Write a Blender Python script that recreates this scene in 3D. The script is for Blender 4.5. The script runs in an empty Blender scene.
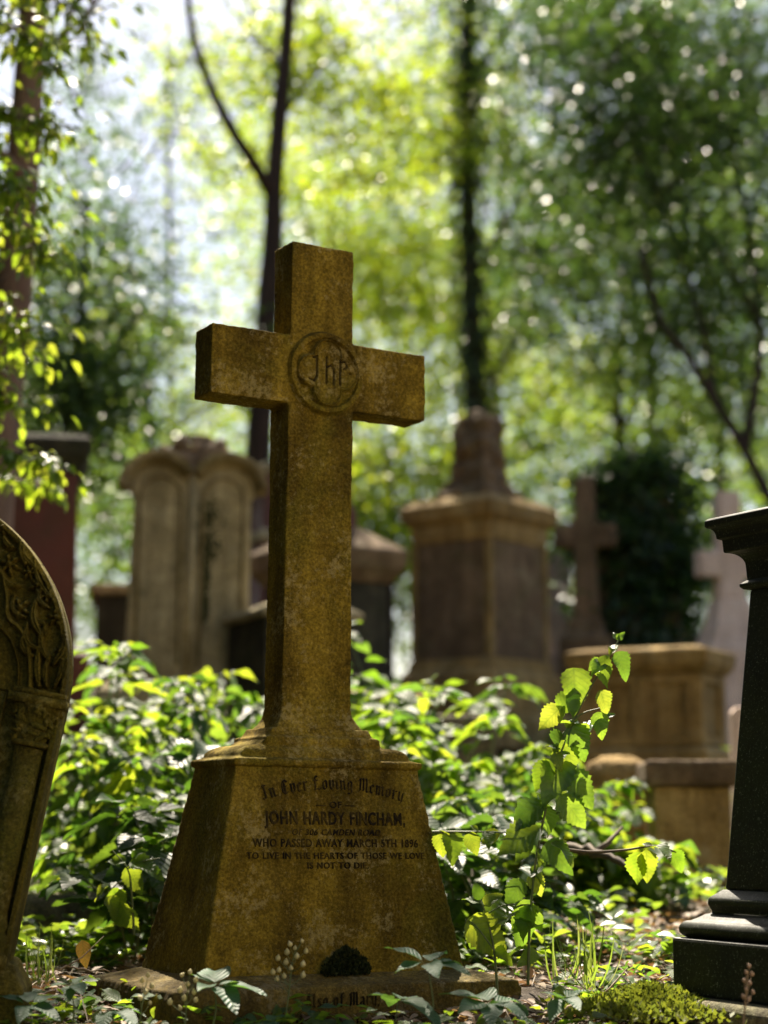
import bpy, bmesh, math, random
import numpy as np
from mathutils import Vector, Matrix, noise as mnoise
PI = math.pi
R = math.radians
random.seed(7)
rng = np.random.default_rng(11)
C = bpy.context.scene.collection
SC = bpy.context.scene

# ------------------------------------------------------------------ camera numbers
F = 1840.0                      # focal length in pixels of a 768x1024 frame
PITCH = math.atan((815 - 512) / F)
CZ = 0.58
cp, sp = math.cos(PITCH), math.sin(PITCH)

def at(px, py, Y):
    a = (px - 384) / F
    b = (512 - py) / F
    dy = cp - b * sp
    dz = sp + b * cp
    t = Y / dy
    return Vector((a * t, Y, CZ + dz * t))

def ppm(Y):                     # pixels per metre at depth Y
    return F / Y

# ------------------------------------------------------------------ ground height
_gy = [-60, 0, 3.6, 4.3, 5.0, 6.0, 8.0, 9.5, 11.0, 13.0, 20.0, 40.0, 90.0, 300.0]
_gz = [-1.0, -0.10, -0.04, 0.06, 0.12, 0.17, 0.24, 0.42, 0.70, 1.02, 1.75, 3.2, 6.0, 9.0]

def gz(x, y):
    z = np.interp(y, _gy, _gz)
    f = np.clip((np.asarray(y) - 3.0) / 6, 0, 1)
    z = z + f * (0.05 * np.sin(x * 1.3 + 0.7) * np.cos(y * 0.9) + 0.025 * np.sin(x * 3.1 + y * 2.3))
    z = z + np.clip((-np.asarray(x) - 3.0) * 0.08, 0, 1.5)
    return z

# ------------------------------------------------------------------ object helpers
def tag(o, label=None, cat=None, group=None, kind=None):
    if label: o['label'] = label
    if cat: o['category'] = cat
    if group: o['group'] = group
    if kind: o['kind'] = kind
    return o

def empty(name, loc, rot=(0, 0, 0)):
    o = bpy.data.objects.new(name, None)
    C.objects.link(o)
    o.location = loc
    o.rotation_euler = rot
    return o

def link_mesh(name, me, mat=None, parent=None, smooth=True):
    o = bpy.data.objects.new(name, me)
    C.objects.link(o)
    if mat: me.materials.append(mat)
    if parent: o.parent = parent
    if smooth:
        me.polygons.foreach_set('use_smooth', [True] * len(me.polygons))
    return o

def mesh_np(name, V, Fc, uv=None):
    """V (n,3), Fc (m,k) equal sized faces"""
    me = bpy.data.meshes.new(name)
    V = np.asarray(V, dtype=np.float32); Fc = np.asarray(Fc, dtype=np.int32)
    m, k = Fc.shape
    me.vertices.add(len(V)); me.vertices.foreach_set('co', V.ravel())
    me.loops.add(m * k); me.loops.foreach_set('vertex_index', Fc.ravel())
    me.polygons.add(m)
    me.polygons.foreach_set('loop_start', np.arange(0, m * k, k, dtype=np.int32))
    me.polygons.foreach_set('loop_total', np.full(m, k, dtype=np.int32))
    me.update(calc_edges=True)
    if uv is not None:
        l = me.uv_layers.new(name='UVMap')
        l.data.foreach_set('uv', np.asarray(uv, dtype=np.float32)[Fc.ravel()].ravel())
    return me

def rings_bm(bm, prof, cx=0, cy=0):
    """stack of rectangles: prof = [(z, hx, hy)]"""
    prev = None
    first = None
    for z, hx, hy in prof:
        r = [bm.verts.new((cx + sx * hx, cy + sy * hy, z)) for sx, sy in ((-1, -1), (1, -1), (1, 1), (-1, 1))]
        if prev:
            for i in range(4):
                bm.faces.new((prev[i], prev[(i + 1) % 4], r[(i + 1) % 4], r[i]))
        else:
            first = r
        prev = r
    bm.faces.new(list(reversed(first)))
    bm.faces.new(prev)

def box_bm(bm, x0, x1, y0, y1, z0, z1):
    rings_bm(bm, [(z0, (x1 - x0) / 2, (y1 - y0) / 2), (z1, (x1 - x0) / 2, (y1 - y0) / 2)], (x0 + x1) / 2, (y0 + y1) / 2)

def prism_bm(bm, outline, y0, y1):
    """outline in x,z (counter-clockwise seen from -y), extruded y0..y1"""
    a = [bm.verts.new((x, y0, z)) for x, z in outline]
    b = [bm.verts.new((x, y1, z)) for x, z in outline]
    n = len(a)
    bm.faces.new(a)
    bm.faces.new(list(reversed(b)))
    for i in range(n):
        bm.faces.new((a[(i + 1) % n], a[i], b[i], b[(i + 1) % n]))

def lathe_bm(bm, prof, cx=0, cy=0, seg=20):
    prev = None
    for z, r in prof:
        ring = [bm.verts.new((cx + r * math.cos(2 * PI * i / seg), cy + r * math.sin(2 * PI * i / seg), z)) for i in range(seg)]
        if prev:
            for i in range(seg):
                bm.faces.new((prev[i], prev[(i + 1) % seg], ring[(i + 1) % seg], ring[i]))
        else:
            bm.faces.new(list(reversed(ring)))
        prev = ring
    bm.faces.new(prev)

def tube_bm(bm, pts, rad, seg=8, cap=True):
    pts = [Vector(p) for p in pts]
    prev = None
    up = Vector((0.3, 0.9, 0.2)).normalized()
    n = len(pts)
    for i, p in enumerate(pts):
        d = (pts[min(i + 1, n - 1)] - pts[max(i - 1, 0)])
        if d.length < 1e-6: d = Vector((0, 0, 1))
        d.normalize()
        s = d.cross(up)
        if s.length < 1e-3: s = d.cross(Vector((1, 0, 0)))
        s.normalize(); t = d.cross(s)
        r = rad[i] if hasattr(rad, '__len__') else rad
        ring = [bm.verts.new(p + (s * math.cos(2 * PI * k / seg) + t * math.sin(2 * PI * k / seg)) * r) for k in range(seg)]
        if prev:
            for k in range(seg):
                bm.faces.new((prev[k], ring[k], ring[(k + 1) % seg], prev[(k + 1) % seg]))
        elif cap:
            bm.faces.new(ring)
        prev = ring
    if cap: bm.faces.new(list(reversed(prev)))

def smooth_path(pts, n=6):
    """catmull-rom"""
    pts = [Vector(p) for p in pts]
    P = [pts[0] * 2 - pts[1]] + pts + [pts[-1] * 2 - pts[-2]]
    out = []
    for i in range(1, len(P) - 2):
        for k in range(n):
            t = k / n
            a, b, c, d = P[i - 1], P[i], P[i + 1], P[i + 2]
            out.append(0.5 * ((2 * b) + (c - a) * t + (2 * a - 5 * b + 4 * c - d) * t * t + (3 * b - a - 3 * c + d) * t ** 3))
    out.append(pts[-1])
    return out

def finish(name, bm, mat, parent=None, bevel=0, smooth=False, recalc=True):
    if recalc: bmesh.ops.recalc_face_normals(bm, faces=bm.faces)
    me = bpy.data.meshes.new(name)
    bm.to_mesh(me); bm.free()
    o = link_mesh(name, me, mat, parent, smooth)
    if bevel:
        m = o.modifiers.new('b', 'BEVEL'); m.width = bevel; m.segments = 2; m.limit_method = 'ANGLE'; m.angle_limit = R(25)
        m.harden_normals = False
    return o

def disp_tex(kind, size, depth=3):
    t = bpy.data.textures.new('clouds', 'CLOUDS')
    t.noise_scale = size; t.noise_depth = depth
    return t
_T1 = disp_tex('c', 0.12, 3); _T2 = disp_tex('c', 0.018, 2)

def worn(o, voxel=0.005, a1=0.004, a2=0.0025):
    """weathered stone: fine voxel mesh, rounded arrises, small hollows"""
    m = o.modifiers.new('r', 'REMESH'); m.mode = 'VOXEL'; m.voxel_size = voxel; m.use_smooth_shade = True
    m = o.modifiers.new('d1', 'DISPLACE'); m.texture = _T1; m.strength = a1; m.mid_level = 0.5; m.texture_coords = 'LOCAL'
    m = o.modifiers.new('d2', 'DISPLACE'); m.texture = _T2; m.strength = a2; m.mid_level = 0.5; m.texture_coords = 'LOCAL'
    return o

# ------------------------------------------------------------------ materials
class NT:
    def __init__(s, name):
        s.m = bpy.data.materials.new(name); s.m.use_nodes = True
        s.n = s.m.node_tree; s.n.nodes.clear()
    def node(s, t, **kw):
        n = s.n.nodes.new(t)
        for k, v in kw.items():
            if k.startswith('_'): n.inputs[k[1:].replace('_', ' ')].default_value = v
            else: setattr(n, k, v)
        return n
    def link(s, a, b): s.n.links.new(a, b)
    def noise(s, co, scale, detail=4, rough=0.6, dist=0.0):
        n = s.node('ShaderNodeTexNoise'); n.inputs['Scale'].default_value = scale
        n.inputs['Detail'].default_value = detail; n.inputs['Roughness'].default_value = rough
        n.inputs['Distortion'].default_value = dist
        s.link(co, n.inputs['Vector']); return n.outputs['Fac']
    def ramp(s, fac, stops, interp='LINEAR'):
        n = s.node('ShaderNodeValToRGB'); n.color_ramp.interpolation = interp
        e = n.color_ramp.elements
        while len(e) < len(stops): e.new(0.5)
        for i, (p, c) in enumerate(stops):
            e[i].position = p; e[i].color = (c[0], c[1], c[2], 1) if hasattr(c, '__len__') else (c, c, c, 1)
        s.link(fac, n.inputs['Fac']); return n.outputs['Color']
    def mix(s, fac, a, b, mode='MIX'):
        n = s.node('ShaderNodeMix', data_type='RGBA', blend_type=mode)
        for k, v in ((0, fac), (6, a), (7, b)):
            if hasattr(v, 'is_linked'): s.link(v, n.inputs[k])
            elif k == 0: n.inputs[k].default_value = v
            else: n.inputs[k].default_value = (v[0], v[1], v[2], 1)
        return n.outputs[2]
    def math(s, op, a, b=None, clamp=False):
        n = s.node('ShaderNodeMath', operation=op, use_clamp=clamp)
        for k, v in ((0, a), (1, b)):
            if v is None: continue
            if hasattr(v, 'is_linked'): s.link(v, n.inputs[k])
            else: n.inputs[k].default_value = v
        return n.outputs[0]
    def bump(s, h, strength=0.4, dist=0.01, prev=None):
        n = s.node('ShaderNodeBump'); n.inputs['Strength'].default_value = strength; n.inputs['Distance'].default_value = dist
        s.link(h, n.inputs['Height'])
        if prev is not None: s.link(prev, n.inputs['Normal'])
        return n.outputs['Normal']
    def out(s, sh):
        o = s.node('ShaderNodeOutputMaterial'); s.link(sh, o.inputs['Surface']); return s.m
    def coords(s, kind='Object', scale=None):
        o = s.node('ShaderNodeTexCoord').outputs[kind]
        if scale:
            m = s.node('ShaderNodeMapping'); m.inputs['Scale'].default_value = scale
            s.link(o, m.inputs['Vector']); return m.outputs['Vector']
        return o

def stone(name, dark, mid, light, lichen=(0.45, 0.40, 0.22), amt=0.5, moss=(0.10, 0.10, 0.02), moss_amt=0.3,
          rough=0.9, bump=0.5, speck=140, spec=0.25):
    t = NT(name); co = t.coords(); st = t.coords('Object', (9, 9, 1.3))
    big = t.noise(co, 4.5, 6, 0.65, 0.4)
    col = t.ramp(big, [(0.30, dark), (0.50, mid), (0.72, light)])
    streak = t.noise(st, 1.0, 5, 0.6)
    col = t.mix(t.ramp(streak, [(0.38, 0.0), (0.62, 0.8)]), col, dark)
    mo = t.noise(co, 2.6, 5, 0.7, 0.6)
    col = t.mix(t.ramp(mo, [(0.50, 0.0), (0.68, moss_amt)]), col, moss)
    grain = t.noise(co, speck, 3, 0.7)
    col = t.mix(0.75, col, t.ramp(grain, [(0.3, 0.32), (0.5, 0.95), (0.68, 1.8)]), 'MULTIPLY')
    pz_ = t.noise(co, 21, 7, 0.8, 0.15)
    col = t.mix(t.ramp(pz_, [(0.30, 0.75), (0.42, 0.0)]), col, [c * 0.45 for c in dark])
    li = t.math('ADD', t.math('MULTIPLY', t.noise(co, 62, 6, 0.8, 0.0), 0.6), t.math('MULTIPLY', t.noise(co, 7, 3), 0.4))
    col = t.mix(t.ramp(li, [(0.53, 0.0), (0.60, amt)]), col, lichen)
    pit = t.noise(co, 150, 2, 0.6)
    b = t.bump(pit, bump * 0.9, 0.006)
    b = t.bump(t.noise(co, 30, 6, 0.7), min(1, bump * 1.4), 0.015, b)
    p = t.node('ShaderNodeBsdfPrincipled'); t.link(col, p.inputs['Base Color'])
    p.inputs['Roughness'].default_value = rough; p.inputs['Specular IOR Level'].default_value = spec
    t.link(b, p.inputs['Normal'])
    return t.out(p.outputs[0])

def granite(name, base, fleck, rough=0.42, flecks=150):
    t = NT(name); co = t.coords()
    n1 = t.noise(co, flecks, 3, 0.85)
    col = t.ramp(n1, [(0.42, base), (0.60, [c * 1.7 for c in base]), (0.70, fleck)])
    alg = t.noise(co, 3, 6, 0.7, 0.5)
    col = t.mix(t.ramp(alg, [(0.45, 0.0), (0.75, 0.5)]), col, (0.035, 0.045, 0.02))
    b = t.bump(t.noise(co, 60, 4), 0.15, 0.006)
    p = t.node('ShaderNodeBsdfPrincipled'); t.link(col, p.inputs['Base Color'])
    r = t.ramp(t.noise(co, 6, 5), [(0.3, rough), (0.7, rough + 0.3)])
    t.link(r, p.inputs['Roughness']); t.link(b, p.inputs['Normal'])
    p.inputs['Specular IOR Level'].default_value = 0.28
    return t.out(p.outputs[0])

def leafmat(name, cols, trans, tf=0.5, rough=0.38, spec=0.5, vein=True, veinN=8):
    t = NT(name)
    isl = t.node('ShaderNodeNewGeometry').outputs['Random Per Island']
    k = len(cols)
    col = t.ramp(isl, [((i + 0.5) / k, c) for i, c in enumerate(cols)])
    tr = t.ramp(isl, [((i + 0.5) / len(trans), c) for i, c in enumerate(trans)])
    p = t.node('ShaderNodeBsdfPrincipled'); tl = t.node('ShaderNodeBsdfTranslucent')
    if vein:
        uv = t.node('ShaderNodeUVMap').outputs[0]
        sx = t.node('ShaderNodeSeparateXYZ'); t.link(uv, sx.inputs[0])
        ax = t.math('ABSOLUTE', t.math('SUBTRACT', sx.outputs[0], 0.5))
        w = t.math('SINE', t.math('MULTIPLY', t.math('SUBTRACT', t.math('MULTIPLY', sx.outputs[1], veinN), t.math('MULTIPLY', ax, 5.0)), 2 * PI))
        v1 = t.math('POWER', t.math('ADD', t.math('MULTIPLY', w, 0.5), 0.5), 8.0)
        v2 = t.math('SUBTRACT', 1.0, t.math('MULTIPLY', ax, 28.0), True)
        v = t.math('MAXIMUM', t.math('MULTIPLY', v1, 0.8), v2)
        tr = t.mix(t.math('MULTIPLY', v, 0.45), tr, (0.12, 0.20, 0.02))
        col = t.mix(t.math('MULTIPLY', v, 0.35), col, (0.16, 0.22, 0.08))
        bw = t.bump(t.math('MULTIPLY', w, -1.0), 0.35, 0.002)
        t.link(bw, p.inputs['Normal'])
        co = t.coords()
        bl = t.noise(co, 45, 3)
        tr = t.mix(0.7, tr, t.ramp(t.noise(co, 28, 4, 0.65), [(0.32, (0.45, 0.55, 0.5)), (0.62, (1.1, 1.05, 1.0))]), 'MULTIPLY')
        col = t.mix(0.6, col, t.ramp(bl, [(0.3, 0.6), (0.7, 1.3)]), 'MULTIPLY')
    t.link(col, p.inputs['Base Color']); t.link(tr, tl.inputs['Color'])
    p.inputs['Roughness'].default_value = rough; p.inputs['Specular IOR Level'].default_value = spec
    mx = t.node('ShaderNodeMixShader'); mx.inputs[0].default_value = tf
    t.link(p.outputs[0], mx.inputs[1]); t.link(tl.outputs[0], mx.inputs[2])
    return t.out(mx.outputs[0])

def bark(name, a, b, scale=6):
    t = NT(name); st = t.coords('Object', (scale * 3, scale * 3, scale * 0.5))
    n = t.noise(st, 1.0, 7, 0.7, 0.5)
    col = t.ramp(n, [(0.3, a), (0.7, b)])
    p = t.node('ShaderNodeBsdfPrincipled'); t.link(col, p.inputs['Base Color'])
    p.inputs['Roughness'].default_value = 0.9; p.inputs['Specular IOR Level'].default_value = 0.2
    t.link(t.bump(n, 0.8, 0.03), p.inputs['Normal'])
    return t.out(p.outputs[0])

def plain(name, col, rough=0.8, col2=None, scale=30):
    t = NT(name)
    c = t.ramp(t.noise(t.coords(), scale, 4), [(0.35, col), (0.65, col2 or [x * 1.4 for x in col])])
    p = t.node('ShaderNodeBsdfPrincipled'); t.link(c, p.inputs['Base Color']); p.inputs['Roughness'].default_value = rough
    return t.out(p.outputs[0])

M = {}
M['cross'] = stone('cross_sandstone', (0.062, 0.040, 0.006), (0.225, 0.152, 0.017), (0.35, 0.245, 0.038), (0.50, 0.41, 0.18), 0.38, (0.125, 0.110, 0.012), 0.7, spec=0.10)
M['sand'] = stone('brown_sandstone', (0.174, 0.109, 0.036), (0.377, 0.246, 0.087), (0.522, 0.362, 0.145), (0.50, 0.42, 0.24), 0.4, (0.13, 0.11, 0.03), 0.5)
M['olive'] = stone('olive_limestone', (0.045, 0.036, 0.005), (0.12, 0.092, 0.012), (0.20, 0.15, 0.025), (0.32, 0.27, 0.09), 0.35, (0.075, 0.075, 0.007), 0.7, spec=0.15)
M['grey'] = stone('grey_limestone', (0.221, 0.182, 0.098), (0.442, 0.364, 0.208), (0.598, 0.507, 0.312), (0.46, 0.42, 0.28), 0.3, (0.07, 0.06, 0.03), 0.6)
M['hood'] = stone('weathered_hood', (0.16, 0.12, 0.06), (0.30, 0.24, 0.13), (0.42, 0.35, 0.21), (0.46, 0.42, 0.28), 0.4, (0.14, 0.13, 0.03), 0.6)
M['crest'] = stone('stained_crest', (0.14, 0.10, 0.065), (0.27, 0.19, 0.13), (0.40, 0.30, 0.21), (0.40, 0.36, 0.28), 0.3)
M['darkstone'] = stone('dark_stone', (0.02, 0.02, 0.013), (0.05, 0.045, 0.03), (0.09, 0.08, 0.05), (0.2, 0.2, 0.12), 0.2, (0.04, 0.05, 0.02), 0.5)
M['brownstone'] = stone('brown_dark_stone', (0.085, 0.055, 0.03), (0.19, 0.125, 0.07), (0.29, 0.20, 0.12), (0.38, 0.33, 0.2), 0.3, (0.08, 0.075, 0.02), 0.4)
M['greenstone'] = stone('green_black_stone', (0.025, 0.027, 0.016), (0.06, 0.062, 0.035), (0.11, 0.105, 0.06), (0.2, 0.2, 0.12), 0.2, (0.05, 0.06, 0.02), 0.6)
M['pink'] = stone('pale_pink_stone', (0.52, 0.38, 0.30), (0.72, 0.56, 0.46), (0.78, 0.64, 0.54), (0.7, 0.62, 0.52), 0.3, (0.4, 0.32, 0.2), 0.2)
M['limestone'] = stone('reflector_limestone', (0.40, 0.35, 0.25), (0.58, 0.50, 0.36), (0.68, 0.60, 0.45), (0.6, 0.55, 0.4), 0.2, (0.4, 0.36, 0.2), 0.2)
M['step'] = stone('shaded_sandstone', (0.05, 0.034, 0.008), (0.14, 0.095, 0.018), (0.23, 0.165, 0.04), (0.30, 0.26, 0.15), 0.35, (0.07, 0.065, 0.015), 0.6)  # cross sandstone in darker tones that paint in the step's shade
M['kerb'] = stone('kerb_stone', (0.08, 0.07, 0.045), (0.16, 0.14, 0.08), (0.26, 0.22, 0.14), (0.36, 0.34, 0.2), 0.4, (0.07, 0.09, 0.02), 0.7)
M['granite'] = granite('dark_granite', (0.010, 0.012, 0.008), (0.20, 0.22, 0.16))
M['redgranite'] = granite('red_granite', (0.10, 0.032, 0.026), (0.28, 0.14, 0.11), 0.5)
M['letters'] = None
def letters_mat():
    t = NT('lead_and_groove_shade'); co = t.coords()
    n = t.noise(co, 22, 4, 0.7, 0.5)
    col = t.ramp(n, [(0.44, (0.012, 0.009, 0.005)), (0.66, (0.075, 0.050, 0.011))])
    p = t.node('ShaderNodeBsdfPrincipled'); t.link(col, p.inputs['Base Color']); p.inputs['Roughness'].default_value = 0.8
    p.inputs['Specular IOR Level'].default_value = 0.1
    return t.out(p.outputs[0])
M['letters'] = letters_mat()
Y1 = [(0.05, 0.11, 0.012), (0.075, 0.14, 0.015), (0.04, 0.09, 0.015)]
M['lime'] = leafmat('lime_leaves', Y1, [(0.42, 0.56, 0.03), (0.30, 0.46, 0.03), (0.55, 0.62, 0.05)], 0.55, 0.4, 0.5, False)
M['mid'] = leafmat('green_leaves', [(0.035, 0.075, 0.015), (0.05, 0.10, 0.02)], [(0.24, 0.40, 0.03), (0.16, 0.30, 0.03), (0.36, 0.48, 0.05)], 0.5, 0.35, 0.55, False)
M['deep'] = leafmat('occluder_leaves', [(0.010, 0.020, 0.007), (0.016, 0.028, 0.009)], [(0.02, 0.04, 0.01), (0.03, 0.05, 0.01)], 0.12, 0.6, 0.2, False)
M['dark'] = leafmat('evergreen_leaves', [(0.022, 0.05, 0.018), (0.035, 0.07, 0.022), (0.02, 0.042, 0.022)], [(0.10, 0.20, 0.03), (0.06, 0.14, 0.02), (0.20, 0.32, 0.04)], 0.40, 0.34, 0.32, False)
M['shrub'] = leafmat('nettle_leaves', [(0.045, 0.10, 0.02), (0.06, 0.12, 0.02), (0.035, 0.085, 0.03), (0.04, 0.10, 0.045)], [(0.36, 0.52, 0.03), (0.16, 0.32, 0.02), (0.52, 0.60, 0.04), (0.12, 0.26, 0.03)], 0.56, 0.48, 0.3)
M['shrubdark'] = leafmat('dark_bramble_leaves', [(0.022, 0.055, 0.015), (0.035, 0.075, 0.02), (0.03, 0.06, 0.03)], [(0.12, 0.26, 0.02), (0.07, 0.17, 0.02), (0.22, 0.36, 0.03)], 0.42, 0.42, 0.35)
M['seedling'] = leafmat('seedling_leaves', [(0.035, 0.10, 0.055), (0.05, 0.13, 0.06)], [(0.14, 0.34, 0.06), (0.24, 0.42, 0.05)], 0.4, 0.5, 0.25)
M['cover'] = leafmat('ground_cover_leaves', [(0.035, 0.075, 0.018), (0.05, 0.095, 0.02)], [(0.26, 0.42, 0.03), (0.36, 0.48, 0.04)], 0.45, 0.35, 0.6, False)
M['ivy'] = leafmat('ivy_leaves', [(0.018, 0.035, 0.012), (0.03, 0.055, 0.018), (0.05, 0.07, 0.018)], [(0.06, 0.12, 0.02), (0.16, 0.22, 0.02)], 0.25, 0.4, 0.45, False)
M['litter'] = leafmat('dead_leaves', [(0.16, 0.085, 0.04), (0.30, 0.21, 0.12), (0.10, 0.055, 0.03), (0.38, 0.30, 0.20)], [(0.35, 0.2, 0.06), (0.3, 0.15, 0.06)], 0.25, 0.6, 0.3, False)
M['straw'] = leafmat('dry_straw', [(0.30, 0.23, 0.13), (0.20, 0.14, 0.08), (0.38, 0.32, 0.22)], [(0.35, 0.25, 0.12), (0.3, 0.2, 0.1)], 0.2, 0.6, 0.3, False)
M['grass'] = leafmat('grass_blades', [(0.05, 0.10, 0.02), (0.09, 0.13, 0.03)], [(0.32, 0.46, 0.05), (0.4, 0.46, 0.1)], 0.5, 0.4, 0.5, False)
M['moss'] = leafmat('moss_fronds', [(0.09, 0.11, 0.015), (0.12, 0.13, 0.02)], [(0.30, 0.34, 0.03), (0.2, 0.26, 0.03)], 0.35, 0.6, 0.3, False)
M['darkmoss'] = leafmat('dark_moss', [(0.022, 0.030, 0.008), (0.045, 0.052, 0.014)], [(0.03, 0.05, 0.01), (0.02, 0.03, 0.01)], 0.2, 0.8, 0.2, False)
M['yellow'] = leafmat('yellowed_leaf', [(0.45, 0.28, 0.06), (0.40, 0.22, 0.04)], [(0.6, 0.36, 0.06), (0.55, 0.3, 0.05)], 0.4, 0.5, 0.3)
M['stem'] = plain('green_stem', (0.07, 0.11, 0.03), 0.6, (0.13, 0.15, 0.05))
M['woodstem'] = plain('woody_stem', (0.06, 0.04, 0.025), 0.8, (0.14, 0.10, 0.06))
M['drystem'] = plain('dry_stalk', (0.22, 0.15, 0.08), 0.7, (0.32, 0.22, 0.13))
M['bud'] = plain('seed_capsule', (0.42, 0.36, 0.13), 0.7, (0.58, 0.50, 0.24), 60)
M['drybud'] = plain('dry_capsule', (0.30, 0.19, 0.12), 0.7, (0.42, 0.28, 0.18), 60)
M['bark_dark'] = bark('dark_bark', (0.022, 0.015, 0.012), (0.07, 0.045, 0.032))
M['bark_pink'] = bark('reddish_bark', (0.13, 0.075, 0.055), (0.26, 0.165, 0.12), 3)
M['bark_green'] = bark('mossy_bark', (0.018, 0.018, 0.010), (0.05, 0.048, 0.024))

def ground_mat():
    t = NT('woodland_soil'); co = t.coords()
    n = t.noise(co, 3, 8, 0.7, 0.3)
    col = t.ramp(n, [(0.3, (0.025, 0.017, 0.010)), (0.5, (0.055, 0.038, 0.022)), (0.68, (0.11, 0.08, 0.045))])
    g = t.noise(co, 0.9, 5, 0.6)
    col = t.mix(t.ramp(g, [(0.45, 0.0), (0.65, 0.6)]), col, (0.035, 0.055, 0.015))
    p = t.node('ShaderNodeBsdfPrincipled'); t.link(col, p.inputs['Base Color']); p.inputs['Roughness'].default_value = 0.95
    t.link(t.bump(t.noise(co, 40, 6, 0.75), 0.8, 0.03), p.inputs['Normal'])
    return t.out(p.outputs[0])
M['ground'] = ground_mat()

# ------------------------------------------------------------------ leaves
def leaf_tpl(rows=8, ratio=0.62, serr=0.08, fold=0.16, droop=0.18, wave=0.03):
    V, UV = [], []
    sub = 2 if serr > 0 else 1
    nr = rows * sub
    for i in range(nr + 1):
        t = i / nr
        w = 0.5 * ratio * (math.sin(PI * min(1, t ** 0.72)) ** 0.85) if 0 < t < 1 else 0.004
        w *= (1 - 0.25 * t)
        if serr and 0 < i < nr: w *= (1 + serr if i % 2 else 1 - serr)
        z0 = -droop * t * t
        ws = wave * math.sin(t * 9)
        V += [(-w, t, z0 + fold * w * 2 + ws), (0, t, z0), (w, t, z0 + fold * w * 2 - ws)]
        UV += [(0.5 - w / ratio, t), (0.5, t), (0.5 + w / ratio, t)]
    Fc = []
    for i in range(nr):
        a = i * 3
        Fc += [(a, a + 1, a + 4, a + 3), (a + 1, a + 2, a + 5, a + 4)]
    return np.array(V), np.array(Fc), np.array(UV)

TPL_HI = leaf_tpl(9)
TPL_HI2 = leaf_tpl(9, 0.74, 0.09, 0.20, 0.32, 0.06)
TPL_NET = leaf_tpl(9, 0.45, 0.10, 0.2, 0.35, 0.04)
TPL_MD = leaf_tpl(4, 0.6, 0.0, 0.18, 0.2, 0.0)
TPL_BIG = leaf_tpl(7, 0.58, 0.0, 0.12, 0.22, 0.03)
TPL_LO = (np.array([(0, 0, 0), (0.30, 0.45, 0.06), (0, 1, -0.08), (-0.30, 0.45, 0.06)]), np.array([(0, 1, 2), (0, 2, 3)]), np.array([(0.5, 0), (1, 0.5), (0.5, 1), (0, 0.5)]))
TPL_BLADE = leaf_tpl(5, 0.05, 0.0, 0.1, 0.35, 0.0)

def unit(a):
    return a / (np.linalg.norm(a, axis=1, keepdims=True) + 1e-9)

def leaves(name, tpl, pos, d, n, size, mat, parent=None):
    pos = np.asarray(pos, float); d = unit(np.asarray(d, float)); n = np.asarray(n, float)
    size = np.broadcast_to(np.asarray(size, float), (len(pos),))
    n = unit(n - (n * d).sum(1, keepdims=True) * d)
    s = np.cross(d, n)
    V, Fc, UV = tpl
    N, k = len(pos), len(V)
    P = pos[:, None, :] + size[:, None, None] * (V[None, :, 0, None] * s[:, None, :] + V[None, :, 1, None] * d[:, None, :] + V[None, :, 2, None] * n[:, None, :])
    if parent is not None:
        pl = np.array(parent.location)      # parents of foliage are never rotated
        P = P - pl
    FF = (Fc[None] + (np.arange(N) * k)[:, None, None]).reshape(-1, Fc.shape[1])
    me = mesh_np(name, P.reshape(-1, 3), FF, np.tile(UV, (N, 1)))
    return link_mesh(name, me, mat, parent, True)

def rdir(n):
    return unit(rng.normal(size=(n, 3)))

def clusters(centre, rad, ncl, per, cr=0.35, hang=-0.25, flat=0.55):
    """leaf clumps through an ellipsoid; returns positions, tip directions, normals, clump centres"""
    c = rdir(ncl) * (rng.random((ncl, 1)) ** 0.42)
    c = np.array(centre) + c * np.array(rad)
    m = rng.integers(int(per * 0.5), int(per * 1.5) + 1, ncl)
    idx = np.repeat(np.arange(ncl), m)
    k = len(idx)
    off = rng.normal(size=(k, 3)) * cr * np.array([1, 1, flat])
    off *= (0.6 + 0.8 * rng.random((ncl, 1)))[idx]
    p = c[idx] + off
    d = rdir(k); d[:, 2] = d[:, 2] * 0.5 + hang
    nn = rdir(k) * 0.9 + np.array([0, 0.0, 0.9])
    return p, d, nn, c

# ------------------------------------------------------------------ world, sun, camera
SUN_EL, SUN_AZ = R(53), R(-5)          # azimuth from +Y towards +X
sd = Vector((math.sin(SUN_AZ) * math.cos(SUN_EL), math.cos(SUN_AZ) * math.cos(SUN_EL), math.sin(SUN_EL)))
w = bpy.data.worlds.new('World'); SC.world = w; w.use_nodes = True
wn = w.node_tree; wn.nodes.clear()
sky = wn.nodes.new('ShaderNodeTexSky'); sky.sky_type = 'NISHITA'; sky.sun_disc = False
sky.sun_elevation = SUN_EL; sky.sun_rotation = SUN_AZ
sky.air_density = 1.0; sky.dust_density = 1.6; sky.ozone_density = 1.0
bg = wn.nodes.new('ShaderNodeBackground'); bg.inputs['Strength'].default_value = 0.055
wo = wn.nodes.new('ShaderNodeOutputWorld')
wn.links.new(sky.outputs[0], bg.inputs['Color']); wn.links.new(bg.outputs[0], wo.inputs['Surface'])
sl = bpy.data.lights.new('sun', 'SUN'); sl.energy = 5.0; sl.angle = R(0.53); sl.color = (1.0, 0.94, 0.82)
so = bpy.data.objects.new('sun', sl); C.objects.link(so)
so.rotation_euler = sd.to_track_quat('Z', 'Y').to_euler()

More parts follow.
